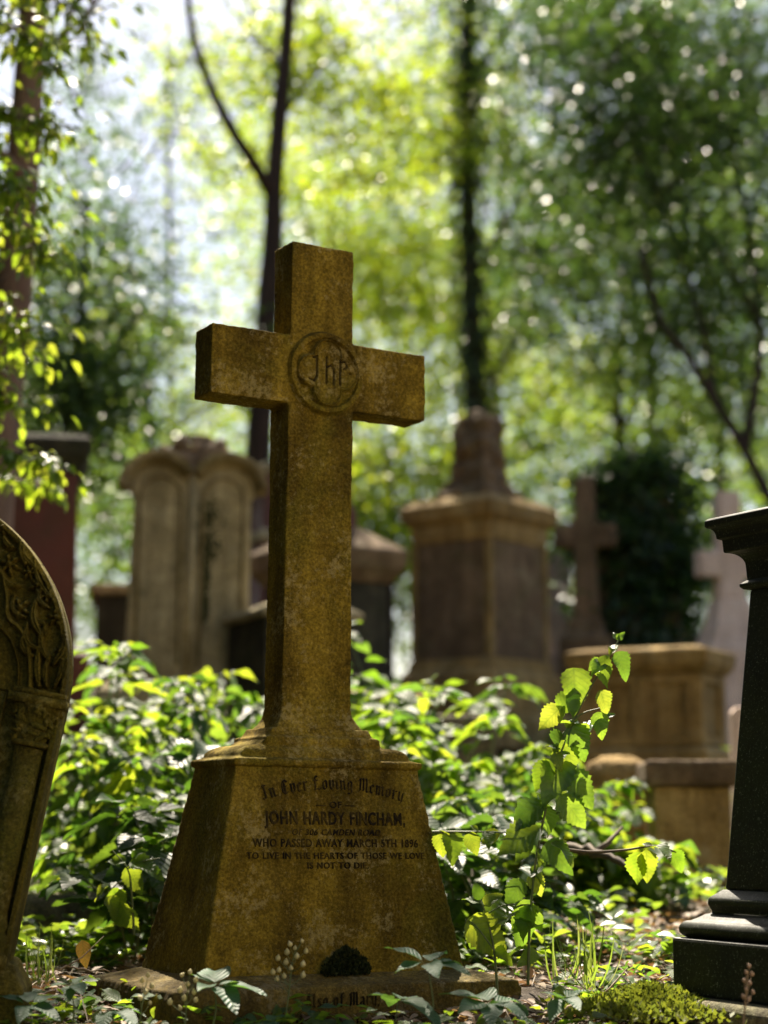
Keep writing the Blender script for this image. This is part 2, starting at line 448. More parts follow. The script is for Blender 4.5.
cam = bpy.data.cameras.new('camera'); co_ = bpy.data.objects.new('camera', cam); C.objects.link(co_)
co_.location = (0, 0, CZ); co_.rotation_euler = (PI / 2 + PITCH, 0, 0)
cam.sensor_fit = 'VERTICAL'; cam.sensor_height = 36; cam.lens = F / 1024 * 36
cam.clip_end = 2000; cam.clip_start = 0.05
cam.dof.use_dof = True; cam.dof.focus_distance = 4.6; cam.dof.aperture_fstop = 1.7
SC.camera = co_
SC.view_settings.view_transform = 'Standard'; SC.view_settings.look = 'None'
SC.view_settings.exposure = 1.82; SC.view_settings.gamma = 1.0
SC.view_settings.use_white_balance = True; SC.view_settings.white_balance_temperature = 7100; SC.view_settings.white_balance_tint = 12
SC.render.engine = 'CYCLES'
SC.cycles.use_denoising = True
SC.cycles.max_bounces = 6; SC.cycles.diffuse_bounces = 4; SC.cycles.glossy_bounces = 2; SC.cycles.transmission_bounces = 3
SC.cycles.caustics_reflective = False; SC.cycles.caustics_refractive = False
SC.cycles.sample_clamp_indirect = 8

# ------------------------------------------------------------------ ground sheet
xs = np.concatenate([-np.geomspace(200, 6, 26), np.linspace(-5.8, 5.8, 150), np.geomspace(6, 200, 26)])
ys = np.concatenate([-np.geomspace(60, 1, 12), np.linspace(-0.5, 16, 230), np.geomspace(16.5, 300, 34)])
X, Yg = np.meshgrid(xs, ys)
Z = gz(X, Yg)
near = (np.abs(X) < 6) & (Yg > 3) & (Yg < 16)
bumpz = np.array([mnoise.noise(Vector((x * 4, y * 4, 0))) * 0.035 + mnoise.noise(Vector((x * 13, y * 13, 3))) * 0.012 for x, y in zip(X.ravel(), Yg.ravel())]).reshape(X.shape)
Z = Z + np.where(near, bumpz, 0)
V = np.stack([X.ravel(), Yg.ravel(), Z.ravel()], 1)
ny, nx = X.shape
i = np.arange(ny - 1)[:, None] * nx + np.arange(nx - 1)[None]
Fg = np.stack([i, i + 1, i + nx + 1, i + nx], -1).reshape(-1, 4)
tag(link_mesh('ground', mesh_np('ground', V, Fg), M['ground']), 'dark woodland soil rising gently behind the graves', kind='structure')

# ------------------------------------------------------------------ lettering
GL = {
 'n': ([[(0, 1), (.1, .9), (.1, .1), (.2, 0)], [(.1, .8), (.35, 1), (.5, .85), (.5, .1), (.62, 0)]], .8),
 'i': ([[(0, 1), (.1, .9), (.1, .1), (.22, 0)], [(.08, 1.3), (.14, 1.36)]], .42),
 'r': ([[(0, 1), (.1, .9), (.1, .1), (.2, 0)], [(.1, .8), (.35, 1), (.45, .88)]], .6),
 'e': ([[(.5, .12), (.3, 0), (.1, .15), (.1, .8), (.3, 1), (.5, .8), (.12, .45)]], .68),
 'v': ([[(0, 1), (.1, .9), (.1, .2), (.3, 0), (.5, .2), (.5, .9), (.35, 1)]], .72),
 'o': ([[(.1, .15), (.1, .85), (.3, 1), (.5, .85), (.5, .15), (.3, 0), (.1, .15)]], .75),
 'g': ([[(.1, .15), (.1, .85), (.3, 1), (.5, .85), (.5, .15), (.3, 0), (.1, .15)], [(.5, .9), (.5, -.3), (.3, -.45), (.05, -.35)]], .75),
 'm': ([[(0, 1), (.1, .9), (.1, .1), (.2, 0)], [(.1, .8), (.3, 1), (.45, .85), (.45, .1), (.52, 0)], [(.45, .8), (.7, 1), (.85, .85), (.85, .1), (.97, 0)]], 1.15),
 'y': ([[(0, 1), (.1, .9), (.1, .2), (.3, 0), (.5, .2)], [(.5, 1), (.5, -.1), (.2, -.45)]], .72),
 'I': ([[(.6, 1.45), (.2, 1.55), (.35, 1.35), (.35, .1), (.1, 0), (0, .2)], [(0, 1.25), (.35, 1.5)]], .8),
 'E': ([[(.75, 1.3), (.4, 1.55), (.1, 1.2), (.1, .3), (.4, 0), (.75, .2)], [(.1, .8), (.6, .85)], [(.38, 1.45), (.38, .1)]], .95),
 'L': ([[(.5, 1.4), (.3, 1.55), (.2, 1.3), (.2, .2), (.05, 0), (.4, .1), (.8, 0), (.85, .25)], [(.0, 1.1), (.5, 1.0)]], .98),
 'M': ([[(0, 1.2), (.2, 1.5), (.2, .1), (.05, 0)], [(.2, 1.3), (.5, 1.55), (.6, 1.3), (.6, .1)], [(.6, 1.3), (.9, 1.55), (1, 1.3), (1, .1), (1.15, 0)]], 1.3),
 'A': ([[(0, .1), (.2, 0), (.45, 1.5), (.75, .1), (.9, 0)], [(.15, .6), (.65, .6)]], .98),
 'l': ([[(0, 1.5), (.1, 1.4), (.1, .1), (.22, 0)]], .4),
 's': ([[(.5, .85), (.3, 1), (.1, .8), (.5, .3), (.3, 0), (.05, .15)]], .65),
 'f': ([[(.45, 1.4), (.25, 1.5), (.15, 1.3), (.15, -.1)], [(0, 1), (.42, 1)]], .55),
 'a': ([[(.1, .85), (.3, 1), (.5, .8), (.5, .1), (.62, 0)], [(.5, .5), (.1, .35), (.1, .1), (.3, 0), (.5, .15)]], .78),
 ',': ([[(.1, .05), (.05, -.2)]], .3),
}

def blackletter(text, width, arc=0.0, nib=0.2):
    """2D polygons of a broad pen script, optionally bowed upwards by arc"""
    polys, x = [], 0
    nv = (nib * 0.5 * math.cos(R(38)), nib * 0.5 * math.sin(R(38)))
    for ch in text:
        if ch == ' ': x += .55; continue
        st, adv = GL[ch]
        for s in st:
            for a, b in zip(s[:-1], s[1:]):
                a = (a[0] + x, a[1]); b = (b[0] + x, b[1])
                polys.append([(a[0] - nv[0], a[1] - nv[1]), (a[0] + nv[0], a[1] + nv[1]), (b[0] + nv[0], b[1] + nv[1]), (b[0] - nv[0], b[1] - nv[1])])
        x += adv + .12
    sc = width / x
    out = []
    for p in polys:
        q = []
        for a, b in p:
            a = (a - x / 2) * sc; b = b * sc
            if arc:
                u = a / (width / 2)
                ang = -math.atan(2 * arc * u / (width / 2)) 
                q.append((a - b * math.sin(ang), arc * (1 - u * u) + b * math.cos(ang)))
            else: q.append((a, b))
        out.append(q)
    return out

def poly_text(name, polys, loc, rx, mat, parent, th=0.0020):
    bm = bmesh.new()
    for k, p in enumerate(polys):
        e = th + (k % 5) * 0.00006
        a = [bm.verts.new((x, y, e)) for x, y in p]; b = [bm.verts.new((x, y, -0.001)) for x, y in p]
        bm.faces.new(a); bm.faces.new(list(reversed(b)))
        for i in range(4): bm.faces.new((a[i], b[i], b[(i + 1) % 4], a[(i + 1) % 4]))
    o = finish(name, bm, mat, parent)
    o.location = loc; o.rotation_euler = (rx, 0, 0)
    return o

def font_text(name, text, width, height, loc, rx, mat, parent, bold=0.012, shear=0.0):
    cu = bpy.data.curves.new('t', 'FONT'); cu.body = text; cu.size = 1.0; cu.offset = bold; cu.extrude = 0.02; cu.shear = shear
    cu.align_x = 'CENTER'; cu.resolution_u = 3; cu.space_character = 1.12; cu.space_word = 1.15
    o = bpy.data.objects.new('t', cu); C.objects.link(o)
    dg = bpy.context.evaluated_depsgraph_get(); dg.update()
    me = bpy.data.meshes.new_from_object(o.evaluated_get(dg))
    bpy.data.objects.remove(o)
    co = np.zeros(len(me.vertices) * 3); me.vertices.foreach_get('co', co); co = co.reshape(-1, 3)
    cx = (co[:, 0].max() + co[:, 0].min()) / 2
    co[:, 0] = (co[:, 0] - cx) * width / (co[:, 0].max() - co[:, 0].min())
    co[:, 1] *= height / 0.70
    co[:, 2] *= 0.0020 / 0.02
    me.vertices.foreach_set('co', co.ravel())
    me.materials.clear()
    b = link_mesh(name, me, mat, parent, False)
    b.location = loc; b.rotation_euler = (rx, 0, 0)
    return b

def seg_dist(U, V, a, b):
    ax, ay = a; bx, by = b
    dx, dy = bx - ax, by - ay
    L = dx * dx + dy * dy + 1e-12
    t = np.clip(((U - ax) * dx + (V - ay) * dy) / L, 0, 1)
    return np.hypot(U - ax - t * dx, V - ay - t * dy)
def poly_dist(U, V, pts):
    d = np.full(U.shape, 1e9)
    for a, b in zip(pts[:-1], pts[1:]): d = np.minimum(d, seg_dist(U, V, a, b))
    return d
def sstep(a, b, x):
    t = np.clip((x - a) / (b - a), 0, 1); return t * t * (3 - 2 * t)

def relief(name, U, V, H, inside, mat, parent, y0=0.0):
    """height field in the x,z plane, H measured towards -y"""
    ny, nx = U.shape
    idx = np.arange(ny * nx).reshape(ny, nx)
    q = np.stack([idx[:-1, :-1], idx[:-1, 1:], idx[1:, 1:], idx[1:, :-1]], -1).reshape(-1, 4)
    ok = inside.ravel()[q].all(1)
    q = q[ok]
    used = np.unique(q); rem = np.full(ny * nx, -1); rem[used] = np.arange(len(used))
    P = np.stack([U.ravel(), y0 - H.ravel(), V.ravel()], 1)[used]
    return link_mesh(name, mesh_np(name, P, rem[q]), mat, parent, True)

# ------------------------------------------------------------------ THE CROSS MONUMENT
cr = empty('cross_monument', at(304, 815, 4.85) * 1.0, (R(-0.3), R(0.7), R(30)))
cr.location.z = 0.0
tag(cr, 'tall weathered brown stone cross on an inscribed tapering pedestal', 'grave monument')
PB, PT = 0.19, 0.705
def ped_half(z):
    k = (z - PB) / (PT - PB)
    return 0.372 + (0.2625 - 0.372) * k, 0.19 + (0.125 - 0.19) * k
bm = bmesh.new()
rings_bm(bm, [(PB - 0.01, *ped_half(PB)), (PT, *ped_half(PT))])
ped = worn(finish('pedestal', bm, M['cross'], cr), 0.006, 0.006, 0.0034)
bm = bmesh.new()
rings_bm(bm, [(0.695, 0.262, 0.124), (0.702, 0.272, 0.135), (0.716, 0.272, 0.135), (0.722, 0.25, 0.115)])
prof = [(0.715, 0.25, 0.118)]
for k in range(7):
    a = k / 6 * PI / 2
    prof.append((0.725 + 0.030 * math.sin(a), 0.245 - 0.062 * (1 - math.cos(a)), 0.115 - 0.035 * (1 - math.cos(a))))
prof.append((0.764, 0.17, 0.085))
rings_bm(bm, prof)
rings_bm(bm, [(0.758, 0.168, 0.098), (0.776, 0.164, 0.095), (0.780, 0.15, 0.083), (0.800, 0.14, 0.078)])
worn(finish('moulding', bm, M['cross'], cr), 0.0035, 0.003, 0.002)
bm = bmesh.new()
rings_bm(bm, [(0.785, 0.128, 0.073), (0.800, 0.127, 0.072), (0.815, 0.114, 0.064), (0.835, 0.105, 0.056), (0.860, 0.101, 0.0525), (1.66, 0.097, 0.0525), (2.108, 0.093, 0.052)])
rings_bm(bm, [(1.660, 0.325, 0.0529), (1.846, 0.325, 0.0529)])
cross = worn(finish('cross', bm, M['cross'], cr), 0.0032, 0.006, 0.0036)
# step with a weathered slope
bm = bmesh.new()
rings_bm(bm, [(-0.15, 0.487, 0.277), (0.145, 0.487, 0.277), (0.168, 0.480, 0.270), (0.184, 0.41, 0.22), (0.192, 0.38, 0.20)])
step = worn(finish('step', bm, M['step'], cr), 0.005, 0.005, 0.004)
# medallion
g = np.linspace(-0.106, 0.106, 233)
U, V = np.meshgrid(g, g)
r = np.hypot(U, V)
q = np.full(U.shape, 1e9)
for a in range(4):
    q = np.minimum(q, np.hypot(U - 0.043 * math.cos(a * PI / 2), V - 0.043 * math.sin(a * PI / 2)) - 0.0425)
q = np.minimum(q, np.maximum(abs(U), abs(V)) - 0.042)
H = 0.0045 + 0.006 * (sstep(0.083, 0.087, r) - sstep(0.097, 0.102, r))
H = H - 0.005 * sstep(0.100, 0.104, r)
H = np.where(r < 0.084, 0.004 - 0.002 * sstep(0.0, 0.004, q) + 0.0 * r, H)
H = H + 0.0075 * (1 - sstep(-0.006, -0.001, q)) - 0.0015 * (1 - sstep(0.0, 0.002, abs(q + 0.009))) 
H = H + 0.0035 * (1 - sstep(0.001, 0.0045, abs(q + 0.004)))
let = [[(-.040, .033), (-.030, .037), (-.030, -.012), (-.036, -.024), (-.050, -.020)], [(-.004, .038), (-.004, -.026)], [(-.004, .012), (.010, .020), (.016, .010), (.016, -.026)], [(.034, .036), (.034, -.026)], [(.034, .030), (.048, .034), (.052, .020), (.044, .014)], [(.060, .006), (.062, .004)]]
ld = np.full(U.shape, 1e9)
for s in let: ld = np.minimum(ld, poly_dist(U, V, s))
ld = ld - 0.0022
H = H - 0.0075 * (1 - sstep(-0.0006, 0.0012, ld))
wear = np.array([mnoise.noise(Vector((x * 40, y * 40, 1))) for x, y in zip(U.ravel(), V.ravel())]).reshape(U.shape)
H = H * 1.45 + 0.0009 * wear
md = relief('medallion', U * 1.11, V * 1.11, H, r < 0.105, M['cross'], cross, -0.0545)
md.location = (0.010, 0, 1.752)
bm = bmesh.new()
for st in let:
    tube_bm(bm, [((x + .010), -0.0545 - 0.0098, z * 1.11 + 1.752) if False else (x * 1.11 + .010, -0.0545 - 0.0085, z * 1.11 + 1.752) for x, z in st], 0.0042, 6)
finish('inscription', bm, M['letters'], cross)  # dark strokes paint the shadow inside the monogram's cut grooves
# inscriptions
slant = math.atan2(0.19 - 0.125, PT - PB)
def on_face(x, z, off=0.001):
    return (x, -ped_half(z)[1] - off, z)
RX = PI / 2 - slant
def pz(py):                      # height on the front face from the photo's row
    return CZ + (at(340, py, 4.62).z - CZ)
poly_text('inscription', blackletter('In Ever Loving Memory', 0.405, 0.030), on_face(0.012, pz(800) - 0.002), RX, M['letters'], ped)
font_text('inscription', '— OF —', 0.11, 0.016, on_face(0.012, pz(808)), RX, M['letters'], ped)
font_text('inscription', 'JOHN HARDY FINCHAM,', 0.405, 0.032, on_face(0.012, pz(825)), RX, M['letters'], ped, 0.02)
font_text('inscription', 'OF 306 CAMDEN ROAD', 0.255, 0.015, on_face(0.012, pz(836)), RX, M['letters'], ped, 0.012, 0.25)
font_text('inscription', 'WHO PASSED AWAY MARCH 5TH 1896', 0.475, 0.020, on_face(0.012, pz(848)), RX, M['letters'], ped)
font_text('inscription', 'TO LIVE IN THE HEARTS OF THOSE WE LOVE', 0.510, 0.0155, on_face(0.012, pz(860)), RX, M['letters'], ped)
font_text('inscription', 'IS NOT TO DIE.', 0.175, 0.0155, on_face(0.012, pz(870)), RX, M['letters'], ped)
poly_text('inscription', blackletter('Also of Mary,', 0.21), (-0.035, -0.2790, 0.122), PI / 2, M['letters'], step)
font_text('inscription', 'DAUGHTER OF THE ABOVE', 0.34, 0.017, (-0.03, -0.2790, 0.078), PI / 2, M['letters'], step)

def world_pt(parent, p):
    bpy.context.view_layer.update()
    return parent.matrix_world @ Vector(p)

# dark moss tuft at the foot of the pedestal
mp = world_pt(cr, (0.02, -0.192, 0.192))
n = 3000
a = rng.random(n) * PI; rr = np.sqrt(rng.random(n)) * (0.93 + 0.06 * np.sin(a * 5) + 0.04 * np.sin(a * 13))
px_ = np.cos(a) * rr * 0.066; hh = np.sin(a) * rr * 0.062
pos = np.stack([px_ * 0.87, px_ * 0.5 + hh * 0.12 - rng.random(n) * 0.030 * (1 - hh / 0.09), hh - 0.004], 1) + np.array(mp)
ms = leaves('moss_tuft', TPL_LO, pos, rdir(n) * 0.8 + np.array([0, -0.5, 0.7]), rdir(n), 0.008 + 0.008 * rng.random(n), M['darkmoss'])
tag(ms, 'small dark moss tuft growing at the foot of the inscribed pedestal', 'moss')

# ------------------------------------------------------------------ CARVED HEADSTONE (left)
TL = R(10.8)
S4 = ppm(4.3)
hs = empty('carved_headstone', at(67, 702, 4.3), (0, TL, R(6)))
tag(hs, 'leaning gothic headstone with carved flowers and a corner column', 'headstone')
HW = 0.35; CR = 0.437
def loc_uv(px, py):
    dx = (px - 70) / S4; dy = (705 - py) / S4
    return (dx * math.cos(TL) - dy * math.sin(TL), dx * math.sin(TL) + dy * math.cos(TL))
def arch_v(u):                    # outline height above shoulder for |u'| measured from the right edge
    uu = np.minimum(-u, 2 * HW + u)      # distance from nearest side
    return np.sqrt(np.maximum(CR ** 2 - (CR - uu) ** 2, 0))
ol = [(-2 * HW, -0.62), (0, -0.62)]
for k in range(0, 21):
    u = -HW * (k / 20) ** 1.6
    ol.append((u, float(arch_v(u)) if k else 0.0))
for k in range(19, -1, -1):
    u = -2 * HW + HW * (k / 20) ** 1.6
    ol.append((u, float(arch_v(u)) if k else 0.0))
bm = bmesh.new(); prism_bm(bm, ol, 0.012, 0.10)
finish('slab', bm, M['olive'], hs, 0.006)
bm = bmesh.new(); rings_bm(bm, [(-0.95, 0.40, 0.13), (-0.66, 0.40, 0.13), (-0.62, 0.37, 0.10), (-0.60, 0.36, 0.09)], -HW, 0.085)
finish('base', bm, M['olive'], hs, 0.01)
us = np.arange(-2 * HW - 0.004, 0.004, 0.0021); vs = np.arange(-0.615, 0.43, 0.0021)
U, V = np.meshgrid(us, vs)
Us = np.where(U < -HW, -2 * HW - U, U)         # mirror
uu = -Us
dc = CR - np.hypot(CR - uu, np.maximum(V, 0))          # distance to outer arch
edge = np.where(V > 0, dc, uu)
inside = (edge > 0.0005)
H = np.full(U.shape, 0.022)
# carved field between rim and cusped arch is sunk
cusp = [loc_uv(*p) for p in ((-60, 560), (-30, 556), (0, 573), (9, 598), (11, 622), (25, 636), (33, 660), (35, 697))]
inner = [loc_uv(*p) for p in ((-60, 610), (-30, 612), (-5, 627), (12, 643), (21, 667), (22, 700))]
cs = [tuple(p)[:2] for p in smooth_path([(a, b, 0) for a, b in cusp], 6)]
ins = [tuple(p)[:2] for p in smooth_path([(a, b, 0) for a, b in inner], 6)]
dcu = poly_dist(Us, V, cs); din = poly_dist(Us, V, ins)
def below(poly, U, V):
    p = np.array(sorted(poly)); 
    return V < np.interp(U, p[:, 0], p[:, 1])
lim_u = cs[-1][0]
inside_cusp = below(cs, Us, V) & (Us < lim_u) 
inside_inner = below(ins, Us, V) & (Us < ins[-1][0])
H = np.where(inside_cusp, 0.012, H)
H = np.where(inside_inner & (V < 0.35), 0.004, H)
field = (~inside_cusp) & (edge > 0.018)
H = np.where(field & (V > 0.0), 0.010 , H)
H = H + 0.012 * (1 - sstep(0.003, 0.008, dcu)) * (V > -0.0)
H = H + 0.008 * (1 - sstep(0.002, 0.006, din)) * (V > -0.0)
# flowers and leaves
def flower(cu, cv, rad, petals=6, ph=0.0, hgt=0.016):
    global H
    d = np.hypot(Us - cu, V - cv); a = np.arctan2(V - cv, Us - cu)
    rr = rad * (0.72 + 0.28 * np.cos(petals * a + ph))
    k = d / rr
    h = hgt * np.clip(1 - k ** 3, 0, 1) * (0.55 + 0.45 * np.abs(np.cos(petals * a / 2 + ph / 2))) 
    h = h * (0.55 + 0.45 * sstep(0.2, 0.6, d / rad)) + hgt * 0.7 * (1 - sstep(0.14, 0.24, d / rad))
    H = np.where(V > 0, np.maximum(H, 0.010 + h), H)
def sprig(p0, p1, bend, wid, hgt=0.015):
    global H
    a = np.array(p0); b = np.array(p1); d = b - a; nrm = np.array([-d[1], d[0]])
    P = [a + d * t + nrm * bend * math.sin(PI * t) for t in np.linspace(0, 1, 9)]
    best = np.full(U.shape, 1e9)
    for j, (s, e) in enumerate(zip(P[:-1], P[1:])):
        t = (j + 0.5) / 8
        ww = wid * math.sin(PI * (0.08 + 0.9 * t)) ** 0.8
        best = np.minimum(best, seg_dist(Us, V, s, e) / ww)
    h = hgt * np.clip(1 - best ** 2, 0, 1) ** 0.6 - 0.004 * (1 - sstep(0.05, 0.2, best))
    H = np.where((best < 1) & (V > 0), np.maximum(H, 0.010 + h), H)
P_ = lambda x, y: loc_uv(x, y)
for c in (((10, 569), .030, 6), ((58, 622), .026, 6), ((22, 612), .030, 5), ((38, 590), .024, 5), ((3, 532), .024, 6), ((48, 600), .020, 5), ((30, 577), .020, 6), ((62, 655), .014, 5), ((-28, 530), .03, 6), ((-50, 505), .026, 5)):
    flower(*P_(*c[0]), c[1], c[2], random.random() * 3)
for p0, p1, bnd, wd in (((26, 568), (24, 540), .1, .013), ((14, 552), (4, 541), .2, .010), ((44, 640), (38, 604), .15, .013), ((57, 668), (67, 636), -.1, .012), ((52, 665), (49, 628), .2, .010),
                        ((43, 690), (42, 652), .05, .012), ((36, 660), (26, 640), .25, .010), ((47, 655), (30, 628), .3, .009), ((58, 690), (64, 660), -.1, .010), ((50, 690), (53, 660), .1, .009),
                        ((20, 590), (6, 584), .2, .009), ((50, 612), (43, 592), .3, .008), ((16, 600), (28, 622), -.3, .008), ((35, 625), (48, 640), .3, .007), ((66, 690), (70, 664), 0, .008),
                        ((-10, 560), (-4, 530), .2, .010), ((-20, 545), (-40, 520), .2, .01), ((40, 575), (20, 536), .15, .009), ((55, 605), (35, 562), .12, .008)):
    sprig(P_(*p0), P_(*p1), bnd, wd)
# below the shoulder: sunk panel, column recess
H = np.where((V < 0) & (uu < 0.135), 0.004, H)
H = np.where((V < 0) & (uu < 0.018), 0.020, H)
H = np.where((V < -0.005) & (uu > 0.135), 0.008 , H)
H = H + 0.0045 * (1 - sstep(0.0, 0.004, abs(uu - 0.14))) * (V < 0)
H = H * sstep(0, 0.007, edge) * 2.5
nz = np.array([mnoise.noise(Vector((x * 55, y * 55, 5))) + 0.6 * mnoise.noise(Vector((x * 14, y * 14, 9))) for x, y in zip(U.ravel(), V.ravel())]).reshape(U.shape)
H = H + 0.0012 * nz
relief('carved_face', U, V, H, inside, M['olive'], hs, 0.014)
for sgn in (0, 1):
    cu = -0.060 if sgn == 0 else -2 * HW + 0.060
    bm = bmesh.new()
    lathe_bm(bm, [(-0.61, 0.055), (-0.585, 0.055), (-0.575, 0.046), (-0.56, 0.050), (-0.545, 0.050), (-0.535, 0.040), (-0.52, 0.044), (-0.51, 0.038), (-0.49, 0.0345), (-0.12, 0.0335)], cu, -0.020, 28)
    col_ = finish('column', bm, M['olive'], hs, smooth=True)
    bm = bmesh.new()
    lathe_bm(bm, [(-0.118, 0.034), (-0.116, 0.044), (-0.106, 0.044), (-0.104, 0.036), (-0.08, 0.040), (-0.05, 0.047), (-0.03, 0.055), (-0.022, 0.058)], cu, -0.020, 28)
    box_bm(bm, cu - 0.068, cu + 0.064, -0.080, 0.05, -0.022, -0.002)
    box_bm(bm, cu - 0.060, cu + 0.058, -0.072, 0.05, -0.0005, 0.012)
    for k in range(60):
        a = PI + PI * random.random(); f_ = random.random(); v = -0.098 + 0.072 * f_
        rr = 0.037 + 0.016 * f_
        bmesh.ops.create_icosphere(bm, subdivisions=2, radius=0.006 + 0.005 * random.random(), matrix=Matrix.Translation((cu + rr * math.cos(a), -0.020 + rr * math.sin(a), v)) @ Matrix.Rotation(random.random() * 3, 4, 'Y') @ Matrix.Diagonal((1.8, 1, 0.7, 1)))
    finish('capital', bm, M['olive'], hs, smooth=True, recalc=False)

# ------------------------------------------------------------------ DARK GRANITE PEDESTAL (right)
gr = empty('granite_monument', (1.165, 4.5, 0), (0, 0, R(30)))
tag(gr, 'dark polished granite pedestal with flared cornice cut by the right edge', 'grave monument')
def sq(bm, prof): rings_bm(bm, [(z, h, h) for z, h in prof])
bm = bmesh.new(); sq(bm, [(-0.05, 0.40), (0.135, 0.40), (0.15, 0.385)])
finish('footing', bm, M['kerb'], gr, 0.008)
bm = bmesh.new(); sq(bm, [(0.149, 0.337), (0.285, 0.337)])
finish('plinth', bm, M['granite'], gr, 0.008)
bm = bmesh.new()
pf = [(0.284, 0.315)]
for k in range(9):
    a = -PI / 2 + PI * k / 8
    pf.append((0.305 + 0.021 * math.sin(a), 0.303 + 0.022 * math.cos(a)))
pf += [(0.332, 0.292), (0.340, 0.280), (0.344, 0.266), (0.352, 0.268), (0.366, 0.274), (0.380, 0.272), (0.388, 0.262), (0.400, 0.247)]
sq(bm, pf); finish('base_moulding', bm, M['granite'], gr, 0.003, True)
bm = bmesh.new(); sq(bm, [(0.400, 0.243), (1.135, 0.184)])
finish('shaft', bm, M['granite'], gr, 0.006)
bm = bmesh.new()
pf = [(1.134, 0.184), (1.137, 0.196), (1.143, 0.202), (1.150, 0.202), (1.156, 0.194), (1.160, 0.188), (1.195, 0.190)]
for k in range(7):
    a = k / 6 * PI / 2
    pf.append((1.195 + 0.035 * math.sin(a), 0.190 + 0.036 * (1 - math.cos(a))))
pf += [(1.232, 0.228), (1.262, 0.230), (1.266, 0.240)]
for k in range(6):
    a = k / 5 * PI / 2
    pf.append((1.268 + 0.026 * math.sin(a) * 1.0, 0.240 + 0.016 * (1 - math.cos(a))))
pf += [(1.298, 0.260), (1.312, 0.260), (1.318, 0.254)]
sq(bm, pf); finish('cornice', bm, M['granite'], gr, 0.003)

# ------------------------------------------------------------------ background monuments
def spot(px, Y, z=None):
    p = at(px, 815, Y); p.z = float(gz(p.x, Y)) - 0.05 if z is None else z
    return p
def zy(py, Y, px=384): return at(px, py, Y).z

# big obelisk pedestal
Yb = 13.0; b0 = spot(482, Yb)
ob = empty('obelisk_monument', b0, (0, 0, R(-40)))
tag(ob, 'large brown pedestal with wide cornice carrying a stubby dark stone obelisk', 'grave monument')
dz = -b0.z
def Zb(py): return zy(py, Yb) + dz
bm = bmesh.new(); sq(bm, [(0, 0.47), (Zb(725), 0.47), (Zb(715), 0.45)]); finish('footing', bm, M['sand'], ob, 0.015)
bm = bmesh.new(); sq(bm, [(Zb(715), 0.42), (Zb(680), 0.42), (Zb(672), 0.37), (Zb(662), 0.36)]); finish('base', bm, M['sand'], ob, 0.012)
bm = bmesh.new(); sq(bm, [(Zb(662), 0.345), (Zb(545), 0.33)])
die = finish('die', bm, M['brownstone'], ob, 0.01)
for k in range(4):
    a = k * PI / 2
    bm = bmesh.new()
    rings_bm(bm, [(Zb(660), 0.022, 0.022), (Zb(548), 0.022, 0.022)], -0.326, -0.326)
    o = finish('corner_strip', bm, M['sand'], die); o.rotation_euler = (0, 0, a)
bm = bmesh.new(); sq(bm, [(Zb(547), 0.34), (Zb(540), 0.35), (Zb(530), 0.352), (Zb(524), 0.40), (Zb(512), 0.41), (Zb(508), 0.375), (Zb(503), 0.33)])
finish('cornice', bm, M['sand'], ob, 0.008)
bm = bmesh.new(); sq(bm, [(Zb(504), 0.225), (Zb(496), 0.225), (Zb(492), 0.20), (Zb(484), 0.175), (Zb(472), 0.15), (Zb(458), 0.138), (Zb(432), 0.122), (Zb(420), 0.105), (Zb(414), 0.075), (Zb(410), 0.03)])
worn(finish('obelisk', bm, M['brownstone'], ob), 0.012, 0.16, 0.01)

# monument just behind the shaft
Yb = 12.0; b0 = spot(325, Yb)
o1 = empty('capped_monument', b0, (0, 0, R(32)))
tag(o1, 'dark monument with pitched stone cap showing just right of the cross shaft', 'grave monument')
def Zc(py): return zy(py, Yb) - b0.z
bm = bmesh.new(); sq(bm, [(0, 0.38), (Zc(690), 0.38), (Zc(684), 0.33)]); finish('base', bm, M['darkstone'], o1, 0.01)
bm = bmesh.new(); sq(bm, [(Zc(685), 0.30), (Zc(585), 0.29)]); finish('die', bm, M['darkstone'], o1, 0.01)
bm = bmesh.new(); sq(bm, [(Zc(586), 0.31), (Zc(572), 0.38), (Zc(556), 0.395), (Zc(553), 0.385), (Zc(528), 0.15)]); finish('cap', bm, M['brownstone'], o1, 0.006)
bm = bmesh.new(); sq(bm, [(Zc(530), 0.148), (Zc(512), 0.145), (Zc(505), 0.125), (Zc(462), 0.115), (Zc(458), 0.10)]); finish('finial_block', bm, M['redgranite'], o1, 0.008)

# red granite pillar left of shaft
Yb = 14.0; b0 = spot(278, Yb)
o2 = empty('red_pillar', b0, (0, 0, R(20)))
tag(o2, 'red granite pillar monument with pale ledges between twin headstone and cross shaft', 'grave monument')
bm = bmesh.new(); sq(bm, [(0, 0.27), (Zc(640), 0.27)]); finish('base', bm, M['redgranite'], o2, 0.01)
bm = bmesh.new(); sq(bm, [(zy(645, Yb) - b0.z, 0.22), (zy(545, Yb) - b0.z, 0.21)]); finish('shaft', bm, M['redgranite'], o2, 0.01)
bm = bmesh.new(); sq(bm, [(zy(546, Yb) - b0.z, 0.25), (zy(537, Yb) - b0.z, 0.25), (zy(533, Yb) - b0.z, 0.20)]); finish('ledge', bm, M['grey'], o2, 0.01)
bm = bmesh.new(); sq(bm, [(zy(534, Yb) - b0.z, 0.185), (zy(478, Yb) - b0.z, 0.175)]); finish('shaft', bm, M['redgranite'], o2, 0.01)
bm = bmesh.new(); sq(bm, [(zy(479, Yb) - b0.z, 0.22), (zy(471, Yb) - b0.z, 0.23), (zy(466, Yb) - b0.z, 0.18)]); finish('ledge', bm, M['grey'], o2, 0.01)

